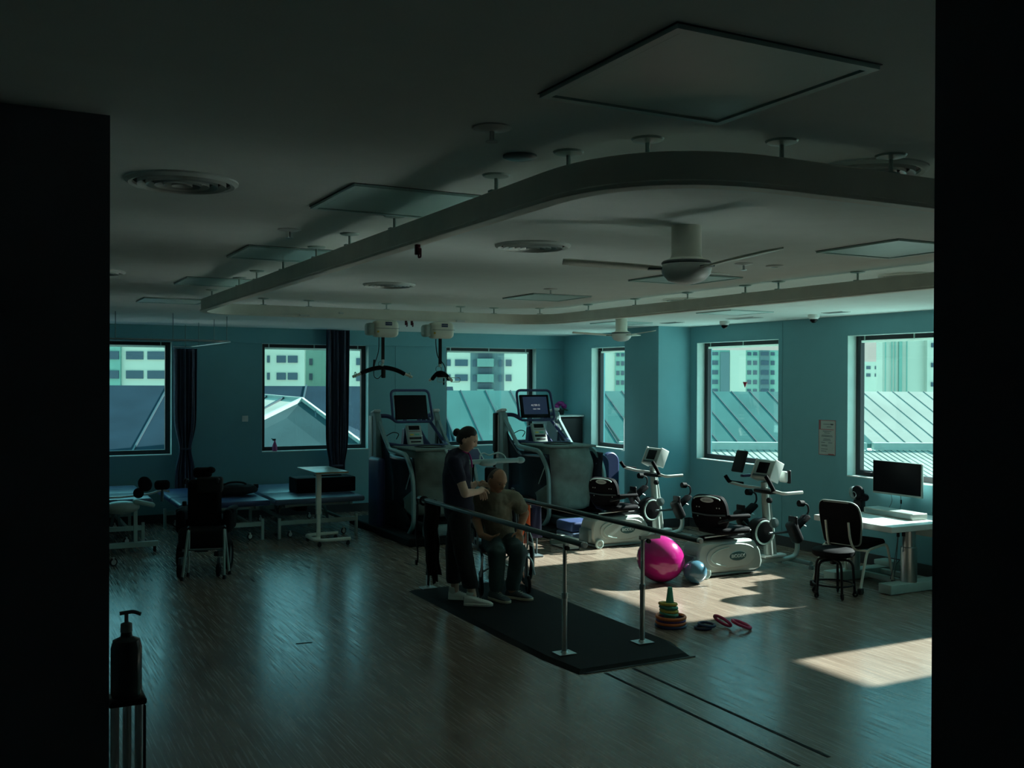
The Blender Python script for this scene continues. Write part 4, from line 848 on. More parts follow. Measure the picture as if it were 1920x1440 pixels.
# white goose-neck stand at the narrow window
t = thing('goose_neck_stand', 'thin white hooked stand on the sill of the narrow window', 'stand', (8.40, 12.45, .93))
MB().tube(smooth_path([(0, 0, .01), (0, 0, .3), (0, 0, .46), (.0, -.02, .54), (.0, -.07, .57), (.0, -.13, .56)]), .006, 8).build('goose_neck', 'white', t); MB().lathe([(.035, 0), (.035, .008), (.012, .03), (.007, .05)], n=16).build('clamp_foot', 'white', t)
# spray bottle on the middle window sill
t = thing('spray_bottle', 'clear spray bottle with pink liquid on the middle window sill', 'bottle', (3.66, 14.44, .942))
MB().lathe([(.001, 0), (.034, 0), (.036, .02), (.034, .08), (.014, .13), (.013, .15)], n=20).build('bottle', 'pinkliq', t); MB().rbox((-.01, 0, .165), (.05, .02, .03), .006).build('trigger_head', 'darkmetal', t); MB().cyl((.0, 0, .165), (-.05, 0, .18), .006).build('nozzle', 'darkmetal', t)

# ------------------------------------------------------------------ exercise bikes
def ellipse(cx, cz, a, b, n=40, p=2.0): return [(cx + a * math.copysign(abs(math.cos(2 * PI * i / n)) ** (2 / p), math.cos(2 * PI * i / n)), cz + b * math.copysign(abs(math.sin(2 * PI * i / n)) ** (2 / p), math.sin(2 * PI * i / n))) for i in range(n)]
def bike(x, y, rz, label, tablet):
    t = thing('exercise_bike', label, 'exercise bike', (x, y, 0), rz)
    # rear shell
    prof = [(-.03, .05), (.66, .03), (.74, .05), (.76, .12), (.73, .24), (.66, .335), (.60, .36), (.02, .36), (-.05, .34), (-.08, .26), (-.08, .12)]
    sh = MB().prism(prof, 'y', .0, .26).build('rear_shell', 'silver', t, bevel=.025)
    MB().prism(ellipse(.345, .205, .32, .125, 48, 2.4), 'y', -.012, .004).build('side_bulge', 'silver', sh, bevel=.008)
    a = MB().tube([(.345 + .27 * math.cos(u), -.014, .20 + .095 * math.sin(u)) for u in [PI * (.55 + .85 * i / 20) for i in range(21)]], .006, 6); a.build('curved_highlight_trim', 'palemetal', sh)
    lg = MB().prism(ellipse(.42, .20, .105, .046), 'y', -.018, -.011).build('oval_badge', 'badge', sh)
    text('badge_text', 'BIODEX', .047, 'ink', lg, (.42, -.019, .2), (R(90), 0, 0), .001, sx=1.05)
    MB().rbox((.33, .13, .025), (.72, .24, .03), .01).build('shell_foot', 'silverdark', t)
    for yy in (-.03, .29):
        w = MB().torus((.0, yy, .058), .044, .014, (R(90), 0, 0), 28, 10).build('transport_wheel', 'palemetal', t); MB().lathe([(.001, -.012), (.014, -.012), (.03, -.004), (.03, .004), (.001, .01)], (0, yy, .058), 20, (R(90), 0, 0)).build('wheel_hub', 'silver', w)
    MB().rbox((-.09, .13, .15), (.06, .22, .16), .02).build('rear_cover', 'silverdark', t)
    # seat rail and seat
    MB().rbox((.32, .13, .385), (.74, .09, .04), .01).build('seat_rail', 'black', t); MB().cyl((.02, .02, .41), (.52, .02, .43), .008).build('adjust_bar', 'chrome', t); MB().cyl((.35, -.02, .445), (.58, -.02, .455), .009).build('release_lever', 'chrome', t)
    MB().rbox((.36, .13, .46), (.40, .38, .07), .03).build('seat_cushion', 'vinylblack', t)
    ang = R(-14); EB = Matrix.Rotation(R(22), 3, 'Z') @ Euler((0, ang, 0)).to_matrix(); cb = Vector((.17, .12, .64))
    pr = [(-.16, -.18), (.16, -.18), (.205, -.06), (.20, .10), (.165, .175), (.10, .19), (-.10, .19), (-.165, .175), (-.20, .10), (-.205, -.06)]
    pr2 = [(Vector(p)) for p in fillet([(a_, b_, 0) for a_, b_ in pr], .05, 3, True)]
    m = MB(); m.rings([[cb + EB @ Vector((o, p.x, p.y)) for p in pr2] for o in (-.035, .035)]); bk = m.build('backrest', 'vinylblack', t, bevel=.018)
    MB().tube([cb + EB @ Vector((-.04, .15 * math.cos(u), .155 + .035 * math.sin(u))) for u in [PI * i / 12 for i in range(13)]], .007, 6).build('top_edge_trim', 'palemetal', bk)
    lb = MB(); lb.rings([[cb + EB @ Vector((o, q[0], q[1])) for q in ellipse(-.0, .15, .075, .027)] for o in (-.040, -.034)]); lb = lb.build('oval_label', 'ink', bk)
    text('label_text', 'BIODEX', .026, 'darkink', lb, cb + EB @ Vector((-.0415, 0, .15)), (R(90), 0, R(-90 + 22)), .0005)
    for q in ((-.13, .07), (-.10, .07), (.10, .07), (.13, .07), (-.13, -.03), (.13, -.03)): MB().lathe([(.001, .004), (.006, .003), (.007, 0)], cb + EB @ Vector((-.036, q[0], q[1])), 10, (0, R(-90) + ang, R(22))).build('screw', 'ink', bk)
    MB().tube(fillet([cb + EB @ Vector((-.04, -.19, .0)), cb + EB @ Vector((-.06, 0, -.005)), cb + EB @ Vector((-.04, .19, 0))], .05), .008, 6).build('back_bar', 'darkmetal', bk)
    for s in (-1, 1):
        MB().rbox((.34, .13 + s * .25, .62), (.28, .055, .045), .018).build('armrest', 'vinylblack', t); MB().tube(fillet([(.14, .13 + s * .18, .56), (.14, .13 + s * .25, .58), (.30, .13 + s * .25, .60)], .03), .014).build('armrest_arm', 'black', t)
    # front frame
    MB().tube(fillet([(.70, .13, .09), (1.22, .13, .085), (1.35, .13, .11), (1.37, .13, .24), (1.30, .13, .38)], .12, 6), .026, 12).build('front_frame', 'silver', t)
    MB().rbox((1.02, .13, .135), (.30, .10, .03), .01).build('step_plate', 'white', t)
    f = MB().cyl((1.33, -.11, .06), (1.33, .37, .06), .024).build('front_stabilizer', 'silverdark', t)
    for yy in (-.11, .37): MB().lathe([(.028, 0), (.03, .02), (.02, .045)], (1.33, yy, 0), 14).build('levelling_foot', 'silverdark', f)
    ms = MB().tube([(.96, .13, .14), (.93, .13, .50), (.90, .13, .86), (.89, .13, .92)], [.05, .044, .038, .035], 14).build('mast', 'silver', t); MB().tube([(1.05, .13, .13), (1.0, .13, .5), (.94, .13, .84)], .02, 10).build('mast_stay', 'silver', ms)
    # console
    EC = (0, R(24), 0); ec = Euler(EC).to_matrix(); cc = Vector((.93, .13, 1.04))
    cn = MB().rbox(cc, (.12, .30, .22), .03, EC, 4).build('console', 'silver', t); 
    MB().box(cc + ec @ Vector((-.062, .0, .01)), (.006, .16, .12), EC).build('console_display', 'blackgloss', cn, smooth=False); MB().box(cc + ec @ Vector((-.062, 0, -.075)), (.006, .24, .02), EC).build('key_strip', 'darkink', cn, smooth=False)
    for s in (-1, 1): MB().rbox(cc + ec @ Vector((.0, s * .148, 0)), (.125, .014, .225), .006, EC).build('console_side', 'white', cn)
    # handlebars
    MB().tube(fillet([(.70, .46, .90), (.82, .36, .86), (.90, .13, .85), (.84, -.10, .845), (.80, -.26, .84), (1.02, -.30, .85)], .05, 6), .017, 12).build('handlebar', 'white', t)
    MB().tube(fillet([(.66, .48, .97), (.70, .46, .90), (.84, .40, .88)], .03), .021, 10).build('far_grip', 'vinylblack', t)
    MB().tube(fillet([(.78, -.02, 1.0), (.80, -.06, .93), (.82, -.10, .85)], .04), .022, 10).build('near_grip', 'vinylblack', t)
    MB().rbox((.86, .08, .83), (.10, .26, .04), .015).build('bar_clamp', 'black', t)
    for yy in (.02,): MB().lathe([(.001, -.02), (.03, -.018), (.03, .012), (.001, .02)], (.87, yy, .74), 16, (R(90), 0, 0)).build('height_knob', 'black', t)
    # crank and pods
    cr = MB().lathe([(.001, -.06), (.14, -.055), (.15, -.03), (.15, .03), (.14, .055), (.001, .06)], (.84, .13, .40), 32, (R(90), 0, 0)).build('crank_housing', 'black', t)
    MB().torus((.84, .055, .40), .12, .010, (R(90), 0, 0), 32, 8).build('crank_ring', 'palemetal', cr); MB().lathe([(.001, 0), (.055, .002), (.05, .03), (.001, .035)], (.93, .03, .50), 24, (R(90), 0, 0)).build('side_knob', 'silverdark', t)
    for s, dx, dz in ((-1, .26, .0), (1, -.12, .10)):
        yy = .13 + s * .14; c_ = Vector((.84 + dx, yy, .40 + dz)); MB().cyl((.84, yy, .40), c_, .014).build('crank_arm', 'darkmetal', t)
        pd = MB().rbox(c_ + Vector((.04, s * .05, .0)), (.10, .12, .24), .03, (0, R(-28), 0)).build('foot_pedal', 'black', t)
        MB().rbox(c_ + Vector((.13, s * .05, .10)), (.22, .11, .05), .022, (0, R(-35), 0)).build('pedal_support', 'vinylblack', pd); MB().rbox(c_ + Vector((.02, s * .05, .12)), (.03, .12, .10), .01).build('heel_cup', 'black', pd)
        MB().tube(fillet([c_ + Vector((.20, s * .05, .16)), c_ + Vector((.24, s * .05, .20)), c_ + Vector((.23, s * .05, .28)), c_ + Vector((.16, s * .05, .30))], .04), .010, 8).build('calf_arm', 'black', pd)
        MB().tube([c_ + Vector((.10, s * .05 , .30)), c_ + Vector((.16, s * .05, .295))], .034, 14).build('calf_pad', 'rubber', pd); MB().cyl(c_ + Vector((.12, s * .05, .09)), c_ + Vector((.20, s * .05, .05)), .008).build('release_pin', 'chrome', pd)
    if tablet:
        p = MB().rbox((.74, .34, 1.13), (.03, .17, .24), .012, (0, R(20), 0)).build('reading_rack', 'black', t); MB().rbox((.80, .30, .98), (.14, .05, .03), .01).build('rack_arm', 'navyplastic', t); MB().rbox((1.06, .02, .98), (.05, .10, .12), .02).build('rear_holder', 'white', t)
        MB().rbox((1.10, -.02, .98), (.03, .04, .14), .01).build('strap', 'black', t)
    return t
bike(6.36, 7.98, R(0), 'near grey recumbent exercise bike with a black reading rack, behind the blue ball', True)
bike(6.36, 9.96, R(1.5), 'far grey recumbent exercise bike standing between the near bike and the treadmills', False)

# ------------------------------------------------------------------ desk corner
t = thing('height_adjustable_desk', 'white height-adjustable therapy desk against the right wall by the near window', 'desk', (7.85, 7.0, 0))
ZT = .65
top = MB().rbox((.0, -.01, ZT - .028), (1.02, .98, .056), .006).build('desk_top', 'white', t)
for yy in (-.36, .34):
    w = 1 if yy < 0 else 1
    MB().rbox((.02, yy, .05), (.92, .15, .09), .008).build('foot_beam', 'palemetal', t)
    MB().lathe([(.075, .09), (.075, .42), (.066, .425)], (-.12, yy, 0), 28).build('outer_column', 'steel', t); MB().lathe([(.06, .40), (.06, .60)], (-.12, yy, 0), 28).build('inner_column', 'steel', t)
for xx in (-.05, .22): MB().rbox((xx, -.01, .06), (.05, .62, .05), .006).build('cross_beam', 'palemetal', t)
MB().rbox((.38, .34, .12), (.18, .2, .05), .01).build('beam_box', 'palemetal', t)
for xx in (-.40, .42):
    for yy in (-.36, .34): MB().lathe([(.025, 0), (.025, .01)], (xx, yy, 0), 12).build('glide', 'black', t)
cbx = MB().prism([(.04, ZT - .056), (.52, ZT - .056), (.52, ZT - .17), (.14, ZT - .15)], 'y', -.48, -.20).build('control_box', 'white', t, bevel=.004)
MB().lathe([(.001, .02), (.018, .018), (.022, 0)], (.26, -.482, ZT - .09), 20, (R(90), 0, 0)).build('stop_button', 'redb', cbx)
for i, xx in enumerate((-.38, -.31)): MB().cyl((xx, -.46, ZT - .056), (xx, -.46, ZT - .10), .014).build('socket_plug', 'black', t)
for pts in ([(-.38, -.46, ZT - .10), (-.37, -.44, .4), (-.3, -.36, .25), (-.25, -.3, .14)], [(-.31, -.46, ZT - .10), (-.29, -.44, .5), (-.22, -.38, .42), (-.2, -.36, .38)], [(-.20, -.3, ZT - .06), (-.21, -.3, .45), (-.28, -.32, .25), (-.3, -.3, .12)], [(.0, -.3, .60), (.06, -.25, .4), (.15, .0, .2), (.22, .1, .13)]):
    MB().tube(smooth_path(pts), .004, 6).build('cable', 'darkmetal', t)
t = thing('therapy_console', 'long low pale grey device box lying on the white desk', 'device', (7.98, 7.03, ZT)); MB().rbox((0, 0, .032), (.20, .64, .06), .01, (0, 0, R(-3))).build('device_box', 'silver', t); MB().rbox((-.1, 0, .03), (.006, .58, .035), .002, (0, 0, R(-3))).build('side_panel', 'greymetal', t)
t = thing('hand_brace', 'black padded hand brace with a grey cuff at the far end of the desk', 'therapy device', (7.95, 7.46, ZT))
MB().rbox((0, 0, .06), (.09, .1, .12), .02).build('brace_stand', 'black', t); MB().ell((-.0, .02, .19), (.05, .075, .075), rot=(R(20), 0, 0)).build('brace_pad', 'vinylblack', t); MB().torus((.0, .06, .18), .055, .02, (R(70), 0, 0)).build('cuff', 'silverdark', t); MB().ell((0, -.07, .15), (.035, .05, .04)).build('thumb_pad', 'vinylblack', t); MB().torus((-.045, .03, .17), .03, .005, (0, R(90), 0)).build('wire_loop', 'steel', t)
t = thing('wall_monitor', 'black monitor on a pale wall arm over the white desk', 'monitor', (8.36, 7.33, .98)); ER_ = (R(0), 0, R(0))
m_ = MB().rbox((.0, 0, 0), (.03, .63, .35), .006).build('monitor_body', 'silver', t); MB().box((-.016, .0, .008), (.004, .615, .325)).build('screen', 'blackgloss', m_, smooth=False); MB().rbox((.06, -.1, -.02), (.10, .14, .22), .01).build('wall_arm', 'white', t)
MB().tube(smooth_path([(.02, .10, -.17), (.03, .10, -.25), (.0, .12, -.33)]), .003, 6).build('cable', 'darkmetal', t); MB().tube(smooth_path([(.02, -.02, -.17), (.03, -.02, -.25), (.0, -.03, -.33)]), .003, 6).build('cable', 'darkmetal', t); MB().tube([(.03, -.02, -.22), (.03, -.02, -.26)], .009, 8).build('cable_plug', 'black', t)

# chair: local +y is forward; turned to face the desk
def office_chair(x, y, rz, label):
    t = thing('visitor_chair', label, 'chair', (x, y, 0), rz)
    sp = [Vector(p) for p in fillet([(-.22, -.20, 0), (.22, -.20, 0), (.24, .22, 0), (-.24, .22, 0)], .1, 5, True)]
    MB().rings([[Vector((p.x * k, p.y * k, z)) for p in sp] for k, z in ((.93, .405), (1, .42), (1, .45), (.96, .468), (.7, .475))]).build('seat', 'vinylblack', t)
    bp = [Vector(p) for p in fillet([(-.185, .44, 0), (.185, .44, 0), (.22, .68, 0), (.20, .85, 0), (-.20, .85, 0), (-.22, .68, 0)], [.04, .04, .08, .09, .09, .08], 5, True)]
    def bk(p, o): return Vector((p.x, -.24 - (p.y - .44) * .22 + o + .05 * (p.x / .2) ** 2, p.y))
    b = MB().rings([[bk(p, o) for p in bp] for o in (-.016, .0, .02)]).build('backrest', 'vinylblack', t, angle=60); MB().tube([bk(p, -.0) for p in bp], .011, 8, closed=True).build('back_edge', 'silver', b)
    for s in (-1, 1):
        MB().tube(fillet([(s * .12, -.30, .66), (s * .12, -.27, .50), (s * .13, -.22, .40), (s * .13, -.1, .385)], .06), .011, 10).build('back_upright', 'cream', t)
        MB().tube(fillet([(s * .25, -.30, .06), (s * .235, -.16, .40), (s * .235, .20, .43), (s * .25, .30, .06)], .07, 6), .0125, 10).build('side_leg_frame', 'cream', t)
        for yy in (-.305, .305): c = MB().rbox((s * .252, yy, .035), (.045, .06, .06), .015).build('foot_glide', 'black', t); MB().torus((s * .252, yy + .03, .025), .017, .008, (0, R(90), 0), 16, 6).build('roller', 'black', c)
    MB().cyl((-.235, -.15, .39), (.235, -.15, .39), .0115).build('cross_bar', 'cream', t); MB().cyl((-.235, .17, .42), (.235, .17, .42), .0115).build('cross_bar', 'cream', t)
    return t
office_chair(7.42, 7.03, R(-77), 'black padded chair with cream tube legs pushed up to the white desk')
t = thing('rolling_stool', 'low round black stool on castors beside the padded chair', 'stool', (6.92, 6.80, 0), R(15))
MB().lathe([(.001, .375), (.17, .378), (.19, .395), (.192, .43), (.17, .448), (.10, .452), (.001, .45)], n=36).build('seat_cushion', 'vinylblack', t); MB().cyl((0, 0, .30), (0, 0, .378), .028).build('seat_post', 'black', t)
for i in range(5):
    a = 2 * PI * i / 5 + .3; c, s_ = math.cos(a), math.sin(a); MB().tube(fillet([(c * .02, s_ * .02, .34), (c * .17, s_ * .17, .34), (c * .19, s_ * .19, .05)], .07, 6), .012, 10).build('leg', 'black', t); 
    p = MB().torus((c * .195, s_ * .195, .026), .017, .009, (R(90), 0, a), 18, 8).build('caster', 'black', t); MB().rbox((c * .193, s_ * .193, .045), (.03, .03, .03), .008).build('caster_cap', 'black', p)
MB().torus((0, 0, .12), .178, .008, (0, 0, 0), 40, 8).build('foot_ring', 'black', t)

# hand sanitiser on its stand beside the left door jamb
t = thing('sanitiser_stand', 'steel-tube sanitiser stand close to the camera by the left door jamb', 'stand', (.375, 3.30, 0))
MB().rbox((0, 0, 1.0), (.11, .10, .02), .006).build('shelf', 'black', t); 
for x in (-.035, .0, .035): MB().cyl((x, -.02, .03), (x, -.02, .99), .013, n=14).build('post', 'chrome', t)
MB().rbox((.05, .0, .5), (.012, .05, .96), .004).build('back_plate', 'black', t); MB().rbox((0, 0, .015), (.26, .24, .03), .01).build('foot', 'black', t)
t = thing('sanitiser_bottle', 'dark pump bottle of hand sanitiser on the stand by the left jamb', 'bottle', (.375, 3.30, 1.01))
MB().lathe([(.001, 0), (.042, 0), (.046, .01), (.046, .15), (.040, .175), (.018, .185), (.016, .20)], n=28).build('bottle', 'bottledark', t); MB().lathe([(.018, .20), (.017, .225), (.006, .23), (.006, .255)], n=20).build('pump_collar', 'silverdark', t)
MB().tube(fillet([(-.02, 0, .258), (.02, -.005, .262), (.042, -.01, .252)], .01), .006, 8).build('pump_nozzle', 'silverdark', t)


# ------------------------------------------------------------------ people
WO = {
  'pelvis': (3.714, 8.117, 0.800, 0.115),
  'waist': (3.702, 8.124, 0.929, 0.105),
  'chest': (3.689, 8.132, 1.129, 0.112),
  'upchest': (3.697, 8.129, 1.277, 0.1),
  'neck': (3.735, 8.109, 1.353, 0.05),
  'headb': (3.773, 8.090, 1.392, 0.05),
  'shR': (3.606, 7.984, 1.262, 0.052),
  'elR': (3.676, 7.912, 1.000, 0.04),
  'wrR': (3.858, 8.021, 0.994, 0.026),
  'hR': (3.918, 8.079, 1.004, 0.028),
  'shL': (3.789, 8.272, 1.244, 0.052),
  'elL': (3.897, 8.294, 0.998, 0.038),
  'wrL': (3.979, 8.319, 1.036, 0.025),
  'hL': (4.027, 8.327, 1.023, 0.026),
  'hipR': (3.681, 8.033, 0.765, 0.095),
  'knR': (3.707, 8.018, 0.468, 0.062),
  'anR': (3.757, 7.967, 0.109, 0.036),
  'toR': (3.831, 7.871, 0.035, 0.03),
  'heR': (3.736, 7.988, 0.031, 0.03),
  'hipL': (3.748, 8.201, 0.749, 0.095),
  'knL': (3.710, 8.208, 0.471, 0.06),
  'anL': (3.731, 8.251, 0.124, 0.036),
  'toL': (3.757, 8.192, 0.036, 0.03),
}
MA = {
  'pelvis': (4.230, 8.320, 0.515, 0.125),
  'waist': (4.186, 8.276, 0.639, 0.125),
  'chest': (4.132, 8.215, 0.798, 0.13),
  'upchest': (4.109, 8.182, 0.901, 0.105),
  'neck': (4.100, 8.153, 0.968, 0.055),
  'shR': (4.001, 8.261, 0.913, 0.055),
  'elR': (3.979, 8.316, 0.696, 0.042),
  'wrR': (3.958, 8.169, 0.580, 0.03),
  'hR': (3.974, 8.093, 0.575, 0.028),
  'shL': (4.271, 8.120, 0.904, 0.055),
  'elL': (4.386, 8.127, 0.759, 0.042),
  'wrL': (4.319, 8.093, 0.620, 0.03),
  'hL': (4.296, 8.060, 0.582, 0.028),
  'hipR': (4.142, 8.321, 0.491, 0.085),
  'knR': (4.015, 7.958, 0.444, 0.065),
  'anR': (4.021, 7.998, 0.087, 0.042),
  'hipL': (4.274, 8.252, 0.492, 0.085),
  'knL': (4.193, 7.887, 0.446, 0.065),
  'anL': (4.160, 7.903, 0.092, 0.042),
}
def skin_geo(nodes, edges):
    """closed tapered limbs with round joints, one per edge, fused later into one surface"""
    out = []
    for a, b in edges:
        pa, pb = Vector(nodes[a][:3]), Vector(nodes[b][:3]); ra, rb = nodes[a][3], nodes[b][3]; d = pb - pa; L = max(d.length, 1e-4); d = d / L
        n = 20 if max(ra, rb) > .03 else 12; m = MB(); pts = []; rs = []
        for k in range(6): t = PI / 2 * (1 - k / 5); pts.append(pa - d * ra * math.sin(t)); rs.append(max(ra * math.cos(t), .0008))
        for k in (.25, .5, .75): pts.append(pa.lerp(pb, k)); rs.append(ra + (rb - ra) * k)
        for k in range(6): t = PI / 2 * k / 5; pts.append(pb + d * rb * math.sin(t)); rs.append(max(rb * math.cos(t), .0008))
        m.rings([[p + (u_ * math.cos(2 * PI * j / n) + w_ * math.sin(2 * PI * j / n)) * r for j in range(n)] for p, r in zip(pts, rs) for u_, w_ in [perp(d)]]); out.append((m.v, m.f))
    return out
def perp(d):
    u = d.orthogonal().normalized(); return u, d.cross(u)
def fuse(name, parts, voxel, mt, parent=None, smooth=4, cut=None, disp=None):
    me = bpy.data.meshes.new(name); V = []; F_ = []
    for vs, fs in parts: b = len(V); V += [tuple(v) for v in vs]; F_ += [tuple(i + b for i in f) for f in fs]
    me.from_pydata(V, [], F_); bm = bmesh.new(); bm.from_mesh(me); bmesh.ops.recalc_face_normals(bm, faces=bm.faces); bm.to_mesh(me); bm.free()
    ob = bpy.data.objects.new(name, me); COL.objects.link(ob); q = ob.modifiers.new('r', 'REMESH'); q.mode = 'VOXEL'; q.voxel_size = voxel; q.use_smooth_shade = True
    q = ob.modifiers.new('s', 'SMOOTH'); q.factor = .5; q.iterations = smooth
    if disp:
        tx = bpy.data.textures.new('folds', 'CLOUDS'); tx.noise_scale = disp[1]; q = ob.modifiers.new('d', 'DISPLACE'); q.texture = tx; q.strength = disp[0]; q.texture_coords = 'GLOBAL'
    bpy.context.view_layer.update(); ev = bpy.data.meshes.new_from_object(ob.evaluated_get(bpy.context.evaluated_depsgraph_get())); bpy.data.objects.remove(ob)
    if cut:
        bm = bmesh.new(); bm.from_mesh(ev)
        for co, no in cut: bmesh.ops.bisect_plane(bm, geom=bm.verts[:] + bm.edges[:] + bm.faces[:], plane_co=co, plane_no=no, clear_outer=True)
        bm.to_mesh(ev); bm.free()
    ev.materials.clear(); ev.materials.append(M[mt]); ev.polygons.foreach_set('use_smooth', [True] * len(ev.polygons))
    ob = bpy.data.objects.new(name, ev); COL.objects.link(ob)
    if parent: ob.parent = parent
    return ob
def frame_of(Fw, Up):
    Fw = Vector(Fw).normalized(); Up = Vector(Up); Up = (Up - Fw * Up.dot(Fw)).normalized(); X_ = Fw.cross(Up).normalized()
    return Matrix((X_, Fw, Up)).transposed()
def head_geo(c, Fw, Up, s=1.0, female=False):
    E = frame_of(Fw, Up); c = Vector(c); m = MB(); rg = []; K, N = 44, 48
    g = lambda a, w: math.exp(-(a / w) ** 2)
    for i in range(K + 1):
        t = PI * i / K; row = []; z0 = -math.cos(t); q = max(math.sin(t), .001)
        for j in range(N):
            a = 2 * PI * j / N; x = q * math.cos(a) * .076; y = q * math.sin(a) * .096; z = z0 * .114
            if z < 0:
                u = -z / .114; x *= 1 - .34 * u ** 1.5
                if y < 0: y *= 1 - .45 * u
                else: y *= max(q, .35) ** -.45
            if y > 0:
                f = y / .096
                y += f * (.020 * g(x, .013) * (g(z + .020, .016) + .55 * g(z - .0, .018)) - .011 * (g(x - .031, .016) + g(x + .031, .016)) * g(z - .012, .013)
                          + .008 * g(z - .036, .012) + .005 * g(x, .022) * g(z + .058, .008) - .003 * g(x, .02) * g(z + .070, .006) + .008 * g(x, .02) * g(z + .094, .014) + .003 * (g(x - .045, .018) + g(x + .045, .018)) * g(z + .02, .02))
            row.append(c + E @ (Vector((x, y, z)) * s))
        rg.append(row)
    m.rings(rg)
    for sd in (-1, 1):
        ec = c + E @ (Vector((sd * .076, -.008, -.012)) * s); b = len(m.v)
        m._ell((0, 0, 0), (.009 * s, .020 * s, .032 * s), 12, 8, (0, 0, 0)); m.v[b:] = [ec + E @ v for v in m.v[b:]]
    return (m.v, m.f), E
def face_parts(c, E, s, par, mt_hair, lips):
    c = Vector(c)
    for sd in (-1, 1):
        m = MB(); m._ell((0, 0, 0), (.011, .004, .0045), 10, 6, (0, 0, 0)); m.v = [c + E @ ((v + Vector((sd * .031, .081, .012))) * s) for v in m.v]; m.build('eye', 'black', par)
        m = MB(); m._ell((0, 0, 0), (.016, .004, .003), 10, 6, (0, 0, 0)); m.v = [c + E @ ((v + Vector((sd * .031, .087, .035))) * s) for v in m.v]; m.build('eyebrow', mt_hair, par)
    m = MB(); m._ell((0, 0, 0), (.018, .005, .005), 12, 6, (0, 0, 0)); m.v = [c + E @ ((v + Vector((0, .091, -.062))) * s) for v in m.v]; m.build('lips', lips, par)
def hand_nodes(nd, ed, key, base, d, palm, side, r=.0085, L=1.0, curl=.25, spread=.3):
    """fingers and a thumb rooted in node `key`; d = finger direction, palm = palm normal, side = thumb side"""
    d = Vector(d).normalized(); side = Vector(side).normalized(); palm = Vector(palm).normalized(); b = Vector(nd[key][:3])
    for i, (o, ln) in enumerate(((-.027, .062), (-.009, .074), (.010, .078), (.028, .070))):
        k0 = f'{key}k{i}'; root = b + d * .032 - side * o * 1.0
        nd[k0] = (*root, r * 1.15); ed.append((key, k0)); prev = k0; p = root; dr = (d - side * o * spread * 6).normalized()
        for j in range(3):
            dr = (dr + palm * curl * (j * .8 + .2)).normalized(); p = p + dr * ln * L * (.45, .32, .23)[j]; kk = f'{k0}_{j}'; nd[kk] = (*p, r * (1 - .12 * j)); ed.append((prev, kk)); prev = kk
    t0 = b + side * .028 - d * .005; nd[key + 't0'] = (*t0, r * 1.3); ed.append((key, key + 't0')); t1 = t0 + (d * .6 + side * .8).normalized() * .034; nd[key + 't1'] = (*t1, r * 1.05); ed.append((key + 't0', key + 't1'))
    t2 = t1 + (d * .9 + side * .3 + palm * .3).normalized() * .026; nd[key + 't2'] = (*t2, r * .9); ed.append((key + 't1', key + 't2'))
def shoe(name, heel, toe, z0, mt_up, mt_sole, parent, w=.092, h=.075):
    h0 = Vector((heel[0], heel[1], 0)); t0 = Vector((toe[0], toe[1], 0)); d = (t0 - h0); L = d.length; d.normalize(); s_ = Vector((-d.y, d.x, 0)); m = MB(); rg = []
    prof = [(-.012, .55, .75), (.0, .72, .95), (.12, .86, 1.05), (.28, .84, 1.0), (.42, .88, .82), (.58, 1.0, .66), (.75, 1.02, .55), (.88, .88, .46), (.96, .62, .36), (1.0, .30, .26)]
    def ringat(u, k, hh, lo, n=16, grow=1.0):
        out = []
        for j in range(n):
            a = 2 * PI * j / n; x = math.cos(a) * w / 2 * k * grow; z = math.sin(a); z = (z * .5 + .5) * (hh * h - lo) + lo if z > -.2 else lo
            out.append(h0 + d * (u * L) + s_ * x + Vector((0, 0, z0 + z)))
        return out
    m.rings([ringat(u, k, hh, .014) for u, k, hh in prof]); up = m.build(name, mt_up, parent, subs=1, angle=80)
    m = MB(); m.rings([[h0 + d * (u * L * 1.01) + s_ * (math.copysign(1, x) * w / 2 * k * 1.06) + Vector((0, 0, z0 + z)) for x, z in ((-1, 0), (1, 0), (1, .022), (-1, .022))] for u, k, hh in prof]); m.build('sole', mt_sole, up, bevel=.004)
    m = MB()
    for q in (.42, .5, .58, .66): c = h0 + d * (q * L) + Vector((0, 0, z0 + h * (.90 - (q - .35) * 1.15) + .004)); m.tube([c - s_ * w * .22, c + Vector((0, 0, .004)), c + s_ * w * .22], .0022, 6)
    m.build('laces', mt_sole, up); return up
def vadd(a, *b): return tuple(a[i] + sum(x[i] for x in b) for i in range(3))

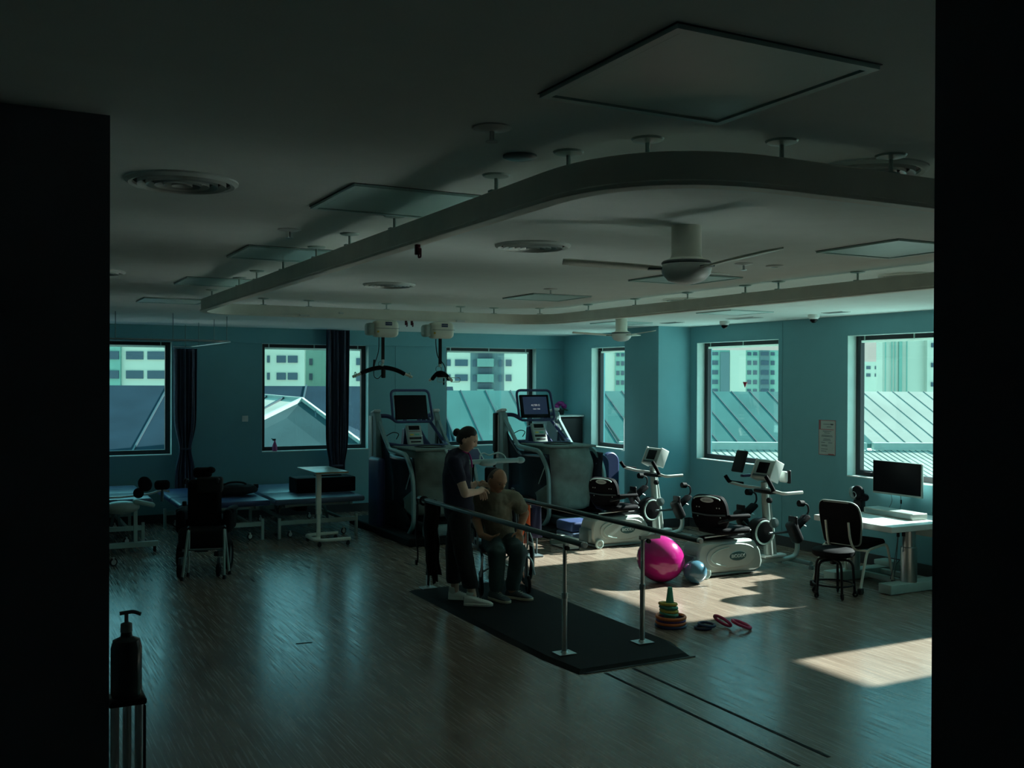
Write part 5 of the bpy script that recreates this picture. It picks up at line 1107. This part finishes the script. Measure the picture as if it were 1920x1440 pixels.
# ---- therapist
def woman():
    N = dict(WO); up = Vector((0, 0, 1)); ed = [('pelvis', 'waist'), ('waist', 'chest'), ('chest', 'upchest'), ('upchest', 'neck'), ('neck', 'headb'), ('upchest', 'shR'), ('shR', 'elR'), ('elR', 'wrR'), ('wrR', 'hR'), ('upchest', 'shL'), ('shL', 'elL'), ('elL', 'wrL'), ('wrL', 'hL'),
          ('pelvis', 'hipR'), ('hipR', 'knR'), ('knR', 'anR'), ('pelvis', 'hipL'), ('hipL', 'knL'), ('knL', 'anL')]
    for k in ('toR', 'heR', 'toL'): N.pop(k)
    N['anR'] = (3.745, 7.895, .10, .035); N['anL'] = (3.70, 8.17, .10, .035)
    N['neck'] = (*N['neck'][:3], .048); N['headb'] = (*N['headb'][:3], .046)
    body = {k: (v[0], v[1], v[2], v[3] * (.78 if k in ('pelvis', 'waist', 'chest', 'upchest', 'hipR', 'hipL') else .82 if k in ('shR', 'shL', 'knR', 'knL') else 1)) for k, v in N.items()}
    hand_nodes(body, ed, 'hR', None, RD * .25 - up * .9 + VD * .2, -RD * .3 + VD * .6, RD * .9, L=.95, curl=.12)
    hand_nodes(body, ed, 'hL', None, RD * .9 + VD * .25 - up * .1, -up, -VD * .6 + up * .5, L=.95, curl=.12)
    hc = Vector((3.752, 8.03, 1.468)); Fw = RD * .86 - VD * .16 - up * .46; hg, E = head_geo(hc, Fw, up, .93)
    b = fuse('person', skin_geo(body, ed) + [(hg[0], hg[1])], .0045, 'skin2', smooth=2)
    tag(b, 'standing woman in navy scrubs, bending her head over the seated man', 'person')
    face_parts(hc, E, .93, b, 'hair', 'lipcol')
    # hair: cap swept back with a low bun
    m = MB(); rg = []
    for i in range(25):
        t = PI * i / 24; row = []
        for j in range(36):
            a = 2 * PI * j / 36; q = max(math.sin(t), .001); x = q * math.cos(a) * .081; y = q * math.sin(a) * .101 - .006; z = -math.cos(t) * .118 + .004
            lim = .055 + .02 * (abs(x) / .08)
            if y > .0: y *= .90 if z > .06 else .62 if z > .03 else .12
            if z < -.02: x *= .86; y = min(y, -.01); z = max(z, -.068)
            row.append(hc + E @ (Vector((x, y, z)) * .95))
        rg.append(row)
    m.rings(rg); hair = m.build('hair', 'hair', b, angle=80)
    m = MB(); m._ell((0, 0, 0), (.038, .034, .038), 16, 12, (0, 0, 0)); m.v = [hc + E @ (v + Vector((0, -.112, .004))) for v in m.v]; m.build('bun', 'hair', hair)
    # scrub top
    S2 = {k: N[k] for k in ('pelvis', 'waist', 'chest', 'upchest', 'shR', 'shL')}
    S2['pelvis'] = (*(Vector(N['pelvis'][:3]) + Vector((0, 0, .03))), .138); S2['waist'] = (*N['waist'][:3], .130); S2['chest'] = (*N['chest'][:3], .124); S2['upchest'] = (*N['upchest'][:3], .108); S2['shR'] = (*N['shR'][:3], .064); S2['shL'] = (*N['shL'][:3], .064)
    bb = Vector(N['chest'][:3]) + RD * .055 - up * .02; S2['bust'] = (*bb, .085)
    nk = Vector(N['upchest'][:3]).lerp(Vector(N['neck'][:3]), .75); S2['collar'] = (*nk, .060)
    for s_ in 'RL':
        q = Vector(N['sh' + s_][:3]).lerp(Vector(N['el' + s_][:3]), .50); S2['sl' + s_] = (*q, .058)
    shirt = fuse('scrub_top', skin_geo(S2, [('pelvis', 'waist'), ('waist', 'chest'), ('chest', 'upchest'), ('chest', 'bust'), ('upchest', 'collar'), ('upchest', 'shR'), ('upchest', 'shL'), ('shR', 'slR'), ('shL', 'slL')]), .009, 'navyshirt', b, 2, disp=(.014, .08))
    # trousers
    T2 = {'pelvis': (*N['pelvis'][:3], .118), 'hipR': (*N['hipR'][:3], .098), 'knR': (*N['knR'][:3], .082), 'hmR': (3.725, 7.90, .20, .074), 'hipL': (*N['hipL'][:3], .098), 'knL': (*N['knL'][:3], .082), 'hmL': (3.685, 8.16, .215, .074)}
    tr = fuse('trousers', skin_geo(T2, [('pelvis', 'hipR'), ('hipR', 'knR'), ('knR', 'hmR'), ('pelvis', 'hipL'), ('hipL', 'knL'), ('knL', 'hmL')]), .009, 'blacktrouser', b, 2, disp=(.014, .10), cut=[((0, 0, .175), (0, 0, -1))])
    # lanyard
    n0 = Vector(N['neck'][:3]); m = MB(); m.tube(smooth_path([n0 + RD * .02 + VD * .05 + up * .0, n0 + RD * .065 - VD * .03 - up * .02, n0 + RD * .085 - VD * .045 - up * .07, n0 + RD * .095 - VD * .04 - up * .14]), .007, 6); m.build('lanyard', 'lanyard', b)
    m = MB(); m.torus(n0 - up * .005, .052, .006, (0, R(18), 0), 24, 6); m.build('lanyard_loop', 'lanyard', b)
    w0 = Vector(N['wrL'][:3]); MB().torus(w0, .028, .005, (0, R(80), 0), 20, 6).build('watch', 'white', b)
    for nm, hl, te, ank in (('shoe', (3.675, 7.915), (3.880, 7.77), 'R'), ('shoe', (3.655, 8.205), (3.835, 8.085), 'L')):
        sh = shoe(nm, hl, te, .022, 'whiteshoe', 'whiteshoe', b, .088, .088)
        a = Vector(N['an' + ank][:3]); MB().lathe([(.036, 0), (.042, .02), (.040, .05), (.036, .058)], (a.x - .012 * (1), a.y + .01, .075), 20).build('sock', 'whiteshoe', sh)
        MB().rbox((hl[0] + .004, hl[1] - .004, .075), (.02, .03, .035), .006).build('heel_tab', 'black', sh)
    return b
M['lipcol'] = mat('lip_colour', (.40, .06, .08), .45)
woman()
# ---- seated man
def man():
    N = dict(MA); up = Vector((0, 0, 1)); ed = [('pelvis', 'waist'), ('waist', 'chest'), ('chest', 'upchest'), ('upchest', 'neck'), ('neck', 'headb'), ('upchest', 'shR'), ('shR', 'elR'), ('elR', 'wrR'), ('wrR', 'hR'), ('upchest', 'shL'), ('shL', 'elL'), ('elL', 'wrL'), ('wrL', 'hL'),
          ('pelvis', 'hipR'), ('hipR', 'knR'), ('knR', 'anR'), ('pelvis', 'hipL'), ('hipL', 'knL'), ('knL', 'anL')]
    N['headb'] = (4.09, 8.14, 1.005, .052); N['anR'] = (4.022, 7.985, .10, .040); N['anL'] = (4.175, 7.965, .10, .040); N['hR'] = (4.000, 8.085, .560, .028)
    body = {k: (v[0], v[1], v[2], v[3] * (.84 if k in ('pelvis', 'waist', 'chest', 'upchest', 'hipR', 'hipL', 'knR', 'knL') else 1)) for k, v in N.items()}
    hand_nodes(body, ed, 'hR', None, RD * .75 - VD * .3 + up * .25, up * .9, VD * .5 + RD * .2, L=1.0, curl=.22)
    hand_nodes(body, ed, 'hL', None, -VD * .55 - up * .6, -up * .3 - RD * .6, -RD * .8 + up * .1, L=.9, curl=.35)
    hc = Vector((4.098, 8.125, 1.075)); Fw = RD * .55 - VD * .66 - up * .50; hg, E = head_geo(hc, Fw, up + RD * .04, 1.0)
    b = fuse('person', skin_geo(body, ed) + [(hg[0], hg[1])], .0045, 'skin', smooth=2)
    tag(b, 'elderly man in a khaki t-shirt leaning forward in the manual wheelchair', 'person')
    face_parts(hc, E, 1.0, b, 'greyhair', 'lipdark')
    m = MB(); rg = []
    for i in range(21):
        t = PI * i / 20; row = []
        for j in range(36):
            a = 2 * PI * j / 36; q = max(math.sin(t), .001); x = q * math.cos(a) * .0775; y = q * math.sin(a) * .0975 - .003; z = -math.cos(t) * .1155 + .001
            if z > .045: x *= .985; y *= .985; z -= .003
            if y > 0: y *= .35 if z < .045 else .9
            if z < -.02: z = max(z, -.055); y = min(y, -.015)
            row.append(hc + E @ Vector((x, y, z)))
        rg.append(row)
    m.rings(rg); m.build('hair', 'greyhair', b, angle=80)
    S2 = {'pelvis': (*N['pelvis'][:3], .145), 'waist': (*N['waist'][:3], .135), 'chest': (*N['chest'][:3], .143), 'upchest': (*N['upchest'][:3], .112), 'shR': (*N['shR'][:3], .070), 'shL': (*N['shL'][:3], .070)}
    nk = Vector(N['upchest'][:3]).lerp(Vector(N['neck'][:3]), .62); S2['collar'] = (*nk, .066)
    for s_, f in (('R', .55), ('L', .62)): q = Vector(N['sh' + s_][:3]).lerp(Vector(N['el' + s_][:3]), f); S2['sl' + s_] = (*q, .066)
    fuse('t_shirt', skin_geo(S2, [('pelvis', 'waist'), ('waist', 'chest'), ('chest', 'upchest'), ('upchest', 'collar'), ('upchest', 'shR'), ('upchest', 'shL'), ('shR', 'slR'), ('shL', 'slL')]), .009, 'khaki', b, 2, disp=(.022, .06))
    T2 = {'pelvis': (*N['pelvis'][:3], .135), 'hipR': (*N['hipR'][:3], .098), 'knR': (*N['knR'][:3], .080), 'hmR': (4.022, 7.985, .135, .066), 'hipL': (*N['hipL'][:3], .098), 'knL': (*N['knL'][:3], .080), 'hmL': (4.178, 7.965, .135, .066)}
    fuse('trousers', skin_geo(T2, [('pelvis', 'hipR'), ('hipR', 'knR'), ('knR', 'hmR'), ('pelvis', 'hipL'), ('hipL', 'knL'), ('knL', 'hmL')]), .009, 'greentrouser', b, 2, disp=(.016, .07), cut=[((0, 0, .10), (0, 0, -1))])
    for hl, te in (((3.998, 8.045), (4.050, 7.79)), ((4.150, 8.03), (4.290, 7.80))): shoe('shoe', hl, te, .022, 'darkmetal', 'creamsole', b, .098, .088)
    return b
M['lipdark'] = mat('lip_brown', (.22, .07, .05), .5)
man()
# ---- manual wheelchair
def wheelchair():
    t = thing('manual_wheelchair', 'black manual wheelchair between the parallel bars under the seated man', 'wheelchair', (4.235, 8.345, .022), R(-15))
    MB().rbox((0, .02, .40), (.40, .42, .03), .012).build('seat_sling', 'belt', t); MB().rbox((0, .265, .66), (.40, .03, .40), .012, (R(-6), 0, 0)).build('back_sling', 'belt', t)
    for s in (-1, 1):
        MB().tube(fillet([(s * .21, -.24, .14), (s * .21, -.22, .40), (s * .21, .22, .40), (s * .21, .27, .88), (s * .21, .36, .90)], .05), .012, 10).build('side_frame', 'darkmetal', t)
        MB().tube([(s * .21, .31, .892), (s * .21, .40, .90)], .016).build('push_grip', 'black', t)
        MB().rbox((s * .245, .0, .60), (.05, .30, .03), .012).build('armrest_pad', 'vinylblack', t); MB().tube(fillet([(s * .235, -.14, .40), (s * .235, -.13, .585), (s * .235, .14, .585), (s * .235, .16, .40)], .04), .010).build('armrest_frame', 'chrome', t)
        w = MB().torus((s * .285, .16, .285), .262, .016, (0, R(90), 0), 48, 10).build('drive_wheel', 'rubber', t); MB().torus((s * .315, .16, .285), .235, .008, (0, R(90), 0), 48, 8).build('hand_rim', 'chrome', w)
        m = MB(); m.cyl((s * .26, .16, .285), (s * .31, .16, .285), .03)
        for k in range(8): a = 2 * PI * k / 8; m.cyl((s * .285, .16, .285), (s * .285, .16 + .25 * math.cos(a), .285 + .25 * math.sin(a)), .006, n=6)
        m.build('hub_and_spokes', 'darkmetal', w)
        c = MB().torus((s * .22, -.24, .085), .068, .015, (0, R(90), 0), 28, 8).build('front_caster', 'rubber', t); m = MB(); m.box((s * .22, -.22, .12), (.034, .05, .10)); m.cyl((s * .22, -.2, .15), (s * .22, -.2, .22), .014); m.build('caster_fork', 'darkmetal', c, bevel=.004)
        MB().tube(fillet([(s * .20, -.22, .36), (s * .23, -.34, .33), (s * .25, -.36, .20)], .04), .010).build('legrest_hanger', 'chrome', t)
        MB().rbox((s * .275, -.10, .44), (.02, .14, .03), .006).build('brake_lever', 'chrome', t)
    MB().tube([(-.2, .0, .15), (.2, .0, .38)], .010).build('cross_brace', 'chrome', t); MB().tube([(.2, .02, .15), (-.2, .02, .38)], .010).build('cross_brace', 'chrome', t)
    return t
wheelchair()
# ---- belts hanging from the far end of the left bar
t = thing('gait_belts', 'bundle of black webbing belts and harness hanging off the far end of the left bar', 'harness', (3.575, 8.60, .875))
def strap(x0, y0, z1, w, sw, nm='strap'):
    g = [[(x0 + .012 * math.sin(i * .6) , y0 + w * (j - .5) + sw * math.sin(i * .5), -.0 - z1 * i / 14) for j in range(2)] for i in range(15)]; MB().sheet(g).build(nm, 'belt', t, solid=.005)
MB().torus((0, 0, -.01), .036, .012, (R(90), 0, 0), 20, 8).build('belt_loop', 'belt', t)
strap(-.03, .10, .60, .03, .012); strap(.03, -.02, .80, .05, .01); strap(.05, .05, .72, .06, .02); strap(.09, -.06, .76, .06, -.01); strap(-.01, -.05, .45, .04, .015)
g = [[(.02 + .13 * j / 10 + .01 * math.sin(i), -.02 + .03 * math.sin(j * 1.9 + i * .3), -.03 - .68 * i / 14 - (.08 if 3 < j < 7 else 0) * i / 14) for j in range(11)] for i in range(15)]
MB().sheet(g).build('harness_panel', 'belt', t, solid=.008); MB().rbox((.03, .0, -.22), (.012, .03, .05), .004).build('buckle', 'silverdark', t); MB().rbox((-.03, .11, -.60), (.02, .03, .05), .005).build('buckle', 'black', t)
